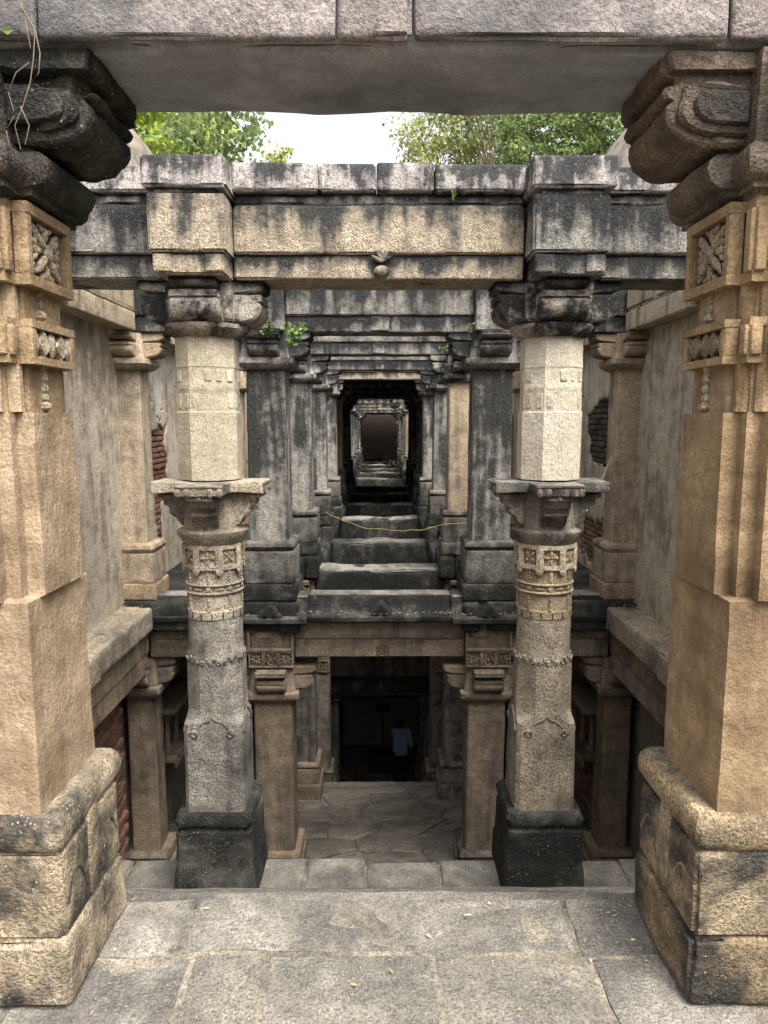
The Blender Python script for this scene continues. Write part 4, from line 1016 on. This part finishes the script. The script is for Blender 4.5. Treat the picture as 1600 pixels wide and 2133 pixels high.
# carved wall shrines between rows 3 and 4 (small canopied niches)
for s in (-1, 1):
    t = thing('wall_niche', 'small broken canopied niche on the %s lower wall behind the pilaster' % SIDE[s], 'niche', (s * 2.58, 8.15, -2.3), 'wall niches')
    mk('canopy', rbox((min(-s * .30, s * .02), -.55, .60), (max(-s * .30, s * .02), .5, .67), .02, .05, .014, .05, 31 + s, 9), 'ledge', t)
    mk('back_panel', rbox((min(-s * .06, s * .02), -.40, .06), (max(-s * .06, s * .02), .38, .60), .01, .06, .008, .02, 33 + s), 'low_stone', t)
    for q in (-.34, .0, .32):
        mk('colonnette', column([(.06, poly8(.035, .02, 2, 1.)), (.12, poly8(.045, .02, 2, 1.)), (.16, poly8(.026, .015, 2, 1.)), (.45, poly8(.026, .015, 2, 1.)), (.5, poly8(.05, .02, 2, 1.)), (.60, poly8(.05, .02, 2))], .004, 34, .05), 'low_stone', t, (-s * .13, q, 0))
    mk('sill', rbox((min(-s * .26, s * .02), -.48, .0), (max(-s * .26, s * .02), .44, .06), .015, .05, .010, .03, 35 + s, 9), 'low_stone', t)
    for j in range(9): mk('pendant_leaf', ell((-s * .25, -.44 + j * .105, -.03), (.02, .04, .05)), 'low_stone', t)
# end wall of the well
ew = tag(mk('end_wall', rbox((-2.6, 39.6, -8), (2.6, 40.2, 3.2), .02, .6, .01, 0, 2), 'far_brick'), 'dark brick wall closing the far end of the well', 'wall')
eb = thing('end_sill', 'low broken stone sill at the foot of the far brick wall', 'sill', (0, 39.2, -.62)); mk('sill_block', rbox((-1.0, -.2, 0), (.1, .2, .14), .03, .1, .02, .05, 3), 'slab_black', eb); mk('sill_block', rbox((.15, -.2, 0), (.55, .2, .22), .03, .1, .02, .05, 4), 'low_grey', eb); mk('floor_block', rbox((-2.5, -.5, -.6), (2.5, .35, -.005), .03, .2, .02, .05, 5), 'slab_black', eb)

# ================================================================== domes beyond the walls
for s in (-1, 1):
    t = thing('dome_kiosk', 'weathered stone dome rising above the %s wall behind the lintel' % SIDE[s], 'dome', (s * 4.27, 9.6, GZ), 'domes flanking the well')
    dm = []
    for k in range(15):
        a = k / 14 * math.pi / 2; dm.append((.95 + 1.75 * math.sin(a) ** .92, poly8(1.62 * math.cos(a) + .02, (1.62 * math.cos(a) + .02) * .586, 5, 1.)))
    mk('dome', column(dm, .01, 5, .2, 3), 'dome_stone', t, angle=60)
    mk('drum', column([(0, poly8(1.6, .937, 3)), (.80, poly8(1.6, .937, 3)), (.82, poly8(1.74, 1.02, 3)), (.94, poly8(1.74, 1.02, 3)), (.95, poly8(1.6, .937, 3))], .006, 6, .2), 'dome_stone', t)
    mk('finial', column([(2.68, poly8(.1, .05, 2, 1.)), (2.78, poly8(.16, .05, 2, 1.)), (2.86, poly8(.05, .02, 2, 1.)), (3.1, poly8(.02, .01, 2, 1.))], 0), 'dome_stone', t)

# ================================================================== trees
def tree(name, label, base_, crown, rad, nclump, nleaf, ls, mat, seed, spread=.34):
    r_ = np.random.default_rng(seed); rr = random.Random(seed)
    t = thing(name, label, 'tree', base_, 'trees above the well')
    b = np.array(base_); c = np.array(crown) - b; rad = np.array(rad)
    cl = []
    while len(cl) < nclump:
        p = r_.uniform(-1, 1, 3); l = np.linalg.norm(p)
        if .3 < l < 1: cl.append(c + p * rad * (.55 + .45 * l))
    cl = np.array(cl)
    tr = MB(); fork = np.array([c[0] * .6, c[1] * .6, max(.8, c[2] - rad[2] * 1.7)])
    tr.add(tube([(0, 0, -.1), (fork[0] * .3 + .1, fork[1] * .3, fork[2] * .45), fork], [.22, .17, .13], 8)); trunk = tr.build('trunk', 'bark', t)
    lm = MB()
    for q in cl[::3]:
        mid = fork + (q - fork) * .5 + r_.normal(0, .15, 3); lm.add(tube([fork, mid, q], [.022, .010, .003], 5))
    lm.build('limbs', 'bark', t)
    # leaves: each a bent quad, scattered round twig ends
    cen = np.repeat(cl, nleaf, 0); n = len(cen)
    d = r_.normal(0, 1, (n, 3)); d /= np.linalg.norm(d, axis=1, keepdims=True)
    pos = cen + d * (r_.uniform(0, 1, (n, 1)) ** .6) * spread * np.array([1.3, 1.3, .8]) * r_.uniform(.6, 1.5, (nclump, 1)).repeat(nleaf, 0)
    u = r_.normal(0, 1, (n, 3)); u /= np.linalg.norm(u, axis=1, keepdims=True); u[:, 2] -= .3
    v = np.cross(u, r_.normal(0, 1, (n, 3))); v /= np.linalg.norm(v, axis=1, keepdims=True)
    L = ls * r_.uniform(.6, 1.3, (n, 1)); W = L * .42
    V = np.stack([pos, pos + u * L * .5 + v * W, pos + u * L, pos + u * L * .5 - v * W], 1).reshape(-1, 3)
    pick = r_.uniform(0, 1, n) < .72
    for nm, sel, mm in (('crown', pick, mat), ('darker_leaves', ~pick, 'leaf_mid' if mat == 'leaf_lime' else 'leaf_dark')):  # random share of the leaves in a darker green
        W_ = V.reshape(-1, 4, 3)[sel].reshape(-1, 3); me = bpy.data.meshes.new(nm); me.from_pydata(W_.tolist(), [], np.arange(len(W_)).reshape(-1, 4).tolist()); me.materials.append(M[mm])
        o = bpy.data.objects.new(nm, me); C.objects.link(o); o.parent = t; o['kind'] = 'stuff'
    return t
tree('broadleaf_tree', 'bright lime green tree above the left end of the lintel', (-6.2, 17.5, GZ), (-5.3, 17, 8.0), (2.0, 1.8, 2.3), 260, 150, .085, 'leaf_lime', 1)
tree('broadleaf_tree', 'sparse mid green branches reaching right of the lime green tree', (-5.0, 15.5, GZ), (-3.1, 15, 6.9), (1.0, .9, 1.1), 40, 60, .11, 'leaf_mid', 2, .30)
tree('broadleaf_tree', 'tiny far bush top showing just left of the sky gap', (-5.2, 40, GZ), (-5.2, 40, 14.6), (1.0, 1.0, 1.4), 24, 60, .18, 'leaf_yellow', 3, .45)
tree('broadleaf_tree', 'pale yellow green feathery tree right of the sky gap', (3.5, 24, GZ), (2.7, 24, 10.4), (2.2, 1.5, 1.8), 90, 100, .11, 'leaf_yellow', 4, .4)
tree('broadleaf_tree', 'dark thin leafed branches hanging in front of the pale tree', (3.2, 16.5, GZ), (2.0, 16, 8.6), (1.0, .8, 1.2), 30, 40, .10, 'leaf_dark', 5, .3)
tree('broadleaf_tree', 'large green leafy tree above the right end of the lintel', (6.0, 18.5, GZ), (4.8, 18, 8.4), (2.4, 1.6, 2.5), 230, 130, .095, 'leaf_mid', 6)

# ================================================================== small plants, wires, twigs, litter
def sprig(loc, h, n, label, seed, name='wall_plant', m='sprig'):
    r_ = random.Random(seed); t = thing(name, label, 'plant', loc, 'small plants rooted in the masonry'); st = MB(); lf = MB()
    for k in range(max(2, n // 7)):
        a = r_.uniform(0, 6.28); tip = np.array([math.cos(a) * h * .4, -abs(math.sin(a)) * h * .4, h * r_.uniform(.5, 1)]); st.add(tube([(0, 0, 0), tip * .5 + np.array([0, 0, .02]), tip], [.004, .003, .0015], 4))
        for j in range(7):
            p = tip * r_.uniform(.25, 1); u = np.array([r_.gauss(0, 1), r_.gauss(0, 1) - .5, r_.gauss(0, .5)]); u /= np.linalg.norm(u); v = np.cross(u, [r_.gauss(0, 1), r_.gauss(0, 1), 1]); v /= np.linalg.norm(v)
            L = h * r_.uniform(.18, .34); w_ = L * .32; nn = np.cross(u, v) * L * .1
            lf.add((np.array([p, p + u * L * .5 + v * w_ + nn, p + u * L, p + u * L * .5 - v * w_ + nn]), [[0, 1, 2, 3]]))
    st.build('stem', m, t); tag(lf.build('leaves', m, t, smooth=False), kind='stuff')
sprig((-1.02, 6.66, 2.33), .17, 40, 'small leafy weed on the left bracket of the third row', 1)
sprig((-.80, 6.66, 2.24), .24, 60, 'larger leafy weed hanging from the third-row left bracket', 2)
sprig((.82, 6.66, 2.36), .10, 16, 'tiny weed on the third-row right bracket', 3)
sprig((.80, 9.0, 2.40), .14, 30, 'small weed on the fourth-row right bracket', 4)
sprig((.43, 4.33, 2.85), .06, 14, 'tiny pale weed growing on the second lintel', 5)
sprig((.55, 25.0, 1.9), .45, 60, 'bright far weed on a right bracket deep in the well', 6, m='far_leaf')
sprig((.62, 30.0, -.45), .5, 60, 'bushy weed at the far right foot of the columns', 7, m='far_leaf')
sprig((-.62, 30.4, -.5), .35, 50, 'low weed at the far left foot of the columns', 8, m='far_leaf')
sprig((.66, 25.3, -.45), .4, 50, 'weed beside the right column foot in the tenth row', 9, m='far_leaf')
sprig((-.62, 6.75, -.14), .05, 14, 'tiny weed on the eave by the left column', 10)
vi = thing('hanging_vine', 'trailing leafy vine down a far right column', 'vine', (.78, 30.3, 1.9), 'small plants rooted in the masonry'); vs = MB(); lv_ = MB(); rr = random.Random(4)
vs.add(tube([(0.03 * math.sin(k), 0, -k * .15) for k in range(13)], .012, 5))
for k in range(45):
    p = np.array([rr.gauss(0, .06), rr.uniform(-.1, .05), -rr.uniform(0, 1.8)]); u = np.array([rr.gauss(0, 1), -.4, rr.gauss(0, 1)]); u /= np.linalg.norm(u); v = np.cross(u, [0, 1, .3]); L = .09; lv_.add((np.array([p, p + u * L * .5 + v * L * .35, p + u * L, p + u * L * .5 - v * L * .35]), [[0, 1, 2, 3]]))
vs.build('stem', 'bark', vi); tag(lv_.build('leaves', 'far_leaf', vi, smooth=False), kind='stuff')
def wire(pts, label):
    q = []
    for a, b in zip(pts[:-1], pts[1:]):
        a, b = np.array(a), np.array(b)
        for k in range(6): q.append(a + (b - a) * k / 6 + np.array([0, 0, random.uniform(-.006, .006)]))
    q.append(np.array(pts[-1])); tag(mk('yellow_wire', tube(q, .0024, 6), 'wire'), label, 'wire', 'yellow wires')
wire([(-.70, 9.14, .40), (-.58, 9.12, .34), (-.2, 9.10, .20), (.30, 9.1, .165), (.56, 9.1, .18), (.80, 9.1, .245), (1.15, 9.14, .26)], 'thin yellow wire sagging across the shaft between the fourth-row column feet')
wire([(1.30, 4.42, 1.02), (1.75, 5.6, 1.10), (2.15, 6.6, 1.22), (2.26, 6.80, 1.30), (2.45, 6.7, 1.27), (2.47, 5.6, 1.30)], 'thin yellow wire tied from the right wall pilaster to the carved column')
tw = thing('dry_twig', 'dry leafless creeper hanging over the left front bracket', 'creeper', (-.79, 1.70, 2.52)); tb = MB()
br = [[(-.03, 0, .03), (.0, -.01, -.03), (.035, -.015, -.09), (.03, -.02, -.15), (.02, -.02, -.20), (.0, -.02, -.25), (-.02, -.02, -.29), (-.01, -.02, -.34)],
      [(.035, -.015, -.09), (.045, -.02, -.14), (.04, -.02, -.18), (.022, -.02, -.20)], [(.02, -.02, -.16), (-.01, -.02, -.18), (-.03, -.02, -.22), (-.02, -.02, -.26)],
      [(-.005, -.02, -.25), (.012, -.02, -.29), (.0, -.02, -.33)], [(-.01, 0, .02), (.012, -.01, -.06), (.025, -.02, -.13)], [(-.02, -.02, -.27), (-.04, -.02, -.30), (-.035, -.02, -.33)]]
for q in br: tb.add(tube(q, np.linspace(.0018, .0008, len(q)), 5))
tb.build('stems', 'twig', tw)
lf = MB(); p = np.array([-.04, -.01, -.09]); lf.add((np.array([p, p + [.012, -.005, .008], p + [.026, 0, .002], p + [.012, .0, -.008]]), [[0, 1, 2, 3]])); lf.build('leaf', 'sprig', tw, smooth=False)
# fallen leaves on the front landing
def curl_leaf(L):
    V = []; F = []
    for k in range(5):
        a = k / 4; w_ = L * .2 * math.sin(math.pi * min(.97, a + .03)); z = .006 + .3 * L * (a - .5) ** 2
        V += [(a * L - L / 2, -w_, z + w_ * .5), (a * L - L / 2, 0, z), (a * L - L / 2, w_, z + w_ * .5)]
    for k in range(4):
        for j in range(2): F.append([k * 3 + j, k * 3 + j + 1, k * 3 + j + 4, k * 3 + j + 3])
    return np.array(V), F
lfm = mk('fallen_leaf', curl_leaf(.024), 'fallen', None, (-.564, 2.128, .001)); tag(lfm, 'small curled pale yellow leaf lying on the front landing', 'leaf', 'fallen leaves on the landing')
for x, y in ((.281, 2.083), (-.073, 1.808), (-.24, 1.846), (.772, 1.981), (-.793, 1.945), (-.507, 1.934), (.032, 1.856), (-.398, 1.982), (.36, 2.15), (.62, 1.90), (-.66, 2.15), (.15, 2.0)):
    c = lfm.copy(); C.objects.link(c); c.location = (x, y, .001); c.rotation_euler.z = random.uniform(0, 6.3); k = random.uniform(.5, 1.1); c.scale = (k, k * random.uniform(.6, 1.2), k * random.uniform(.6, 2.))
# dry litter on the ledges, the eave and the lower floors: too fine to count
lt = MB(); r_ = np.random.default_rng(12)
def strew(n, x0, x1, y0, y1, zf, L):
    for _ in range(n):
        x, y = r_.uniform(x0, x1), r_.uniform(y0, y1); a = r_.uniform(0, 6.28); l = L * r_.uniform(.4, 1.2); w_ = l * .25; c, s_ = math.cos(a), math.sin(a); z = zf(x, y) + .008
        lt.add((np.array([[x - c * l, y - s_ * l, z], [x - s_ * w_, y + c * w_, z + .006], [x + c * l, y + s_ * l, z + r_.uniform(0, .012)], [x + s_ * w_, y - c * w_, z + .003]]), [[0, 1, 2, 3]]))
strew(260, -2.48, -2.22, 5.2, 6.7, lambda x, y: -.195, .022); strew(120, 2.22, 2.48, 5.2, 6.7, lambda x, y: -.195, .020)
strew(150, -1.4, 1.4, 6.67, 6.76, lambda x, y: -.287 + (y - 6.67) * .12, .022)
strew(90, -1.0, 1.0, 6.9, 9.5, lambda x, y: floor_z(y) + .014, .024)
strew(60, -.8, .8, 4.3, 4.68, lambda x, y: -1.53, .016)
strew(60, -.8, .8, 1.6, 2.18, lambda x, y: -.003, .008); strew(50, -.82, -.7, 1.7, 2.18, lambda x, y: -.003, .008); strew(50, .7, .82, 1.7, 2.18, lambda x, y: -.003, .008)
tag(lt.build('dry_litter', 'litter', smooth=False), 'dry leaf litter scattered on ledges, eave and floors', 'litter', kind='stuff')

# ================================================================== the man and the things down in the dark gallery
def person():
    FZ = -7.3; H = 1.68
    t = thing('person', 'man in a light blue shirt and dark trousers seen from behind in the dark gallery', 'person', (.50, 16.5, FZ))
    # skeleton: facing away (+Y); x to his right
    J = {'pel': (0, 0, .92), 'spine': (0, .01, 1.12), 'chest': (0, .0, 1.30), 'neck': (0, .0, 1.44), 'head0': (0, .02, 1.52), 'head1': (0, .035, 1.60), 'head2': (0, .02, 1.66)}
    E_ = [('pel', 'spine'), ('spine', 'chest'), ('chest', 'neck'), ('neck', 'head0'), ('head0', 'head1'), ('head1', 'head2')]
    Rr = {'pel': (.15, .11), 'spine': (.135, .10), 'chest': (.15, .11), 'neck': (.055, .055), 'head0': (.07, .08), 'head1': (.085, .10), 'head2': (.06, .07)}
    for s, n in ((-1, 'l'), (1, 'r')):
        J[n + 'sh'] = (s * .18, 0, 1.38); Rr[n + 'sh'] = (.06, .06)
        if s < 0: J[n + 'el'] = (s * .26, .03, 1.12); J[n + 'wr'] = (s * .25, .24, 1.06); fd = np.array([.0, 1., -.1])
        else: J[n + 'el'] = (s * .26, -.03, 1.12); J[n + 'wr'] = (s * .27, .06, .88); fd = np.array([0, .15, -1.])
        Rr[n + 'el'] = (.042, .042); Rr[n + 'wr'] = (.028, .028)
        fd = fd / np.linalg.norm(fd); wr = np.array(J[n + 'wr']); sdv = np.cross(fd, [1., 0, 0]); sdv /= np.linalg.norm(sdv)
        J[n + 'pm'] = tuple(wr + fd * .06); Rr[n + 'pm'] = (.034, .022)
        E_ += [('chest', n + 'sh'), (n + 'sh', n + 'el'), (n + 'el', n + 'wr'), (n + 'wr', n + 'pm')]
        for k in range(4):
            L = (.070, .082, .076, .060)[k]; b0 = wr + fd * .095 + sdv * (k - 1.5) * .019; b1 = b0 + fd * L * .5; b2 = b1 + fd * L * .4 + np.array([-s * .02, 0, 0])
            for m_, pt in (('a', b0), ('b', b1), ('c', b2)): J[f'{n}f{k}{m_}'] = tuple(pt); Rr[f'{n}f{k}{m_}'] = (.009, .009)
            E_ += [(n + 'pm', f'{n}f{k}a'), (f'{n}f{k}a', f'{n}f{k}b'), (f'{n}f{k}b', f'{n}f{k}c')]
        th = wr + fd * .05 - sdv * .04; J[n + 'ta'] = tuple(th); J[n + 'tb'] = tuple(th + fd * .04 - sdv * .015); Rr[n + 'ta'] = Rr[n + 'tb'] = (.010, .010)
        E_ += [(n + 'pm', n + 'ta'), (n + 'ta', n + 'tb')]
        J[n + 'hip'] = (s * .095, 0, .86); J[n + 'kn'] = (s * .11, .01, .48); J[n + 'an'] = (s * .115, -.02, .08); J[n + 'toe'] = (s * .14, .15, .035)
        Rr[n + 'hip'] = (.09, .09); Rr[n + 'kn'] = (.058, .058); Rr[n + 'an'] = (.04, .04); Rr[n + 'toe'] = (.035, .03)
        E_ += [('pel', n + 'hip'), (n + 'hip', n + 'kn'), (n + 'kn', n + 'an'), (n + 'an', n + 'toe')]
    names = list(J); ix = {n: i for i, n in enumerate(names)}
    me = bpy.data.meshes.new('body'); me.from_pydata([J[n] for n in names], [(ix[a], ix[b]) for a, b in E_], []); me.materials.append(M['skin'])
    o = bpy.data.objects.new('body', me); C.objects.link(o); o.parent = t
    sk = o.modifiers.new('skin', 'SKIN')
    if not me.skin_vertices: 
        bpy.context.view_layer.objects.active = o
    lay = me.skin_vertices[0].data if me.skin_vertices else None
    if lay:
        for n, v in zip(names, lay): v.radius = Rr[n]
        lay[ix['pel']].use_root = True
    ss = o.modifiers.new('sub', 'SUBSURF'); ss.levels = ss.render_levels = 2
    def el_ring(cx_, cy_, rx, ry, z, n=20):
        a = np.arange(n) * 2 * math.pi / n; return np.column_stack([cx_ + rx * np.cos(a), cy_ + ry * np.sin(a), np.full(n, z)])
    sh = MB()
    V, F = loft([el_ring(0, 0, .19, .135, .80), el_ring(0, 0, .19, .135, .86), el_ring(0, 0, .175, .125, 1.0), el_ring(0, 0, .175, .12, 1.12), el_ring(0, 0, .20, .13, 1.28), el_ring(0, 0, .205, .12, 1.36), el_ring(0, 0, .15, .095, 1.42), el_ring(0, .0, .075, .07, 1.45)])
    V = V + (fbm(V * np.array([14, 14, 6]), 3)[:, None] - .5) * .03 * np.array([1, 1, 0]); sh.add((V, F))
    for n in 'lr':
        a, b, c = (np.array(J[n + k]) for k in ('sh', 'el', 'wr')); sh.add(tube([a * [.85, 1, 1], a, a * .5 + b * .5, b, b * .45 + c * .55], [.07, .078, .068, .062, .058], 12))
    sh.build('shirt', 'shirt', t, angle=70)
    tr = MB()
    tr.add(loft([el_ring(0, 0, .16, .12, .95), el_ring(0, 0, .175, .13, .86), el_ring(0, 0, .17, .125, .80)]))
    for n in 'lr': tr.add(tube([np.array(J[n + 'hip']) + [0, 0, .02], np.array(J[n + 'hip']) - [0, 0, .1], J[n + 'kn'], np.array(J[n + 'an']) + [0, 0, -.02]], [.095, .097, .078, .065], 14))
    tr.build('trousers', 'trousers', t, angle=70)
    hr = MB(); hr.add(ell((0, .0, 1.615), (.088, .105, .085), None, 14, 9)); hr.add(ell((0, -.03, 1.555), (.075, .06, .06), None, 12, 7)); hr.build('hair', 'hair', t)
    for q in (-1, 1): mk('ear', ell((q * .087, .03, 1.575), (.012, .02, .03)), 'skin', t)
    for q in (-1, 1): mk('shoe', rbox((q * .13 - .045, -.08, 0), (q * .13 + .045, .19, .075), .03, .05, 0, 0), 'hair', t)
person()
st = thing('lamp_stand', 'black iron stand with a small tray beside the man', 'stand', (.08, 17.3, -7.3)); mk('base_box', rbox((-.35, -.25, 0), (.35, .25, .42), .02, .2, 0, 0), 'iron', st); mk('pole', tube([(0, 0, .4), (0, 0, 1.62)], .02, 8), 'iron', st); mk('tray', column([(1.60, poly8(.18, .1, 2, 1.)), (1.62, poly8(.2, .11, 2, 1.)), (1.66, poly8(.2, .11, 2, 1.))], 0), 'iron', st); mk('offering', ell((.12, 0, 1.69), (.10, .07, .04)), 'red_paint', st)
bk = thing('red_bucket', 'red lidded bucket standing right of the man', 'bucket', (1.12, 16.6, -6.75)); mk('bucket_body', column([(0, poly8(.15, .088, 2, 1.)), (.32, poly8(.19, .11, 2, 1.))], 0), 'red_paint', bk); mk('lid', column([(.32, poly8(.2, .117, 2, 1.)), (.36, poly8(.2, .117, 2, 1.)), (.39, poly8(.12, .07, 2, 1.))], 0), 'white_paint', bk)
tag(mk('stone_bench', rbox((.85, 16.3, -7.3), (1.45, 16.95, -6.752), .02, .2, .005, .01, 3), 'low_grey'), 'grey stone block under the red bucket', 'block')
tag(mk('parapet_screen', rbox((-1.0, 18.6, -7.3), (1.2, 18.75, -5.95), .02, .15, .006, .02, 4), 'white_paint'), 'pale whitewashed low wall behind the man in the dark', 'wall')
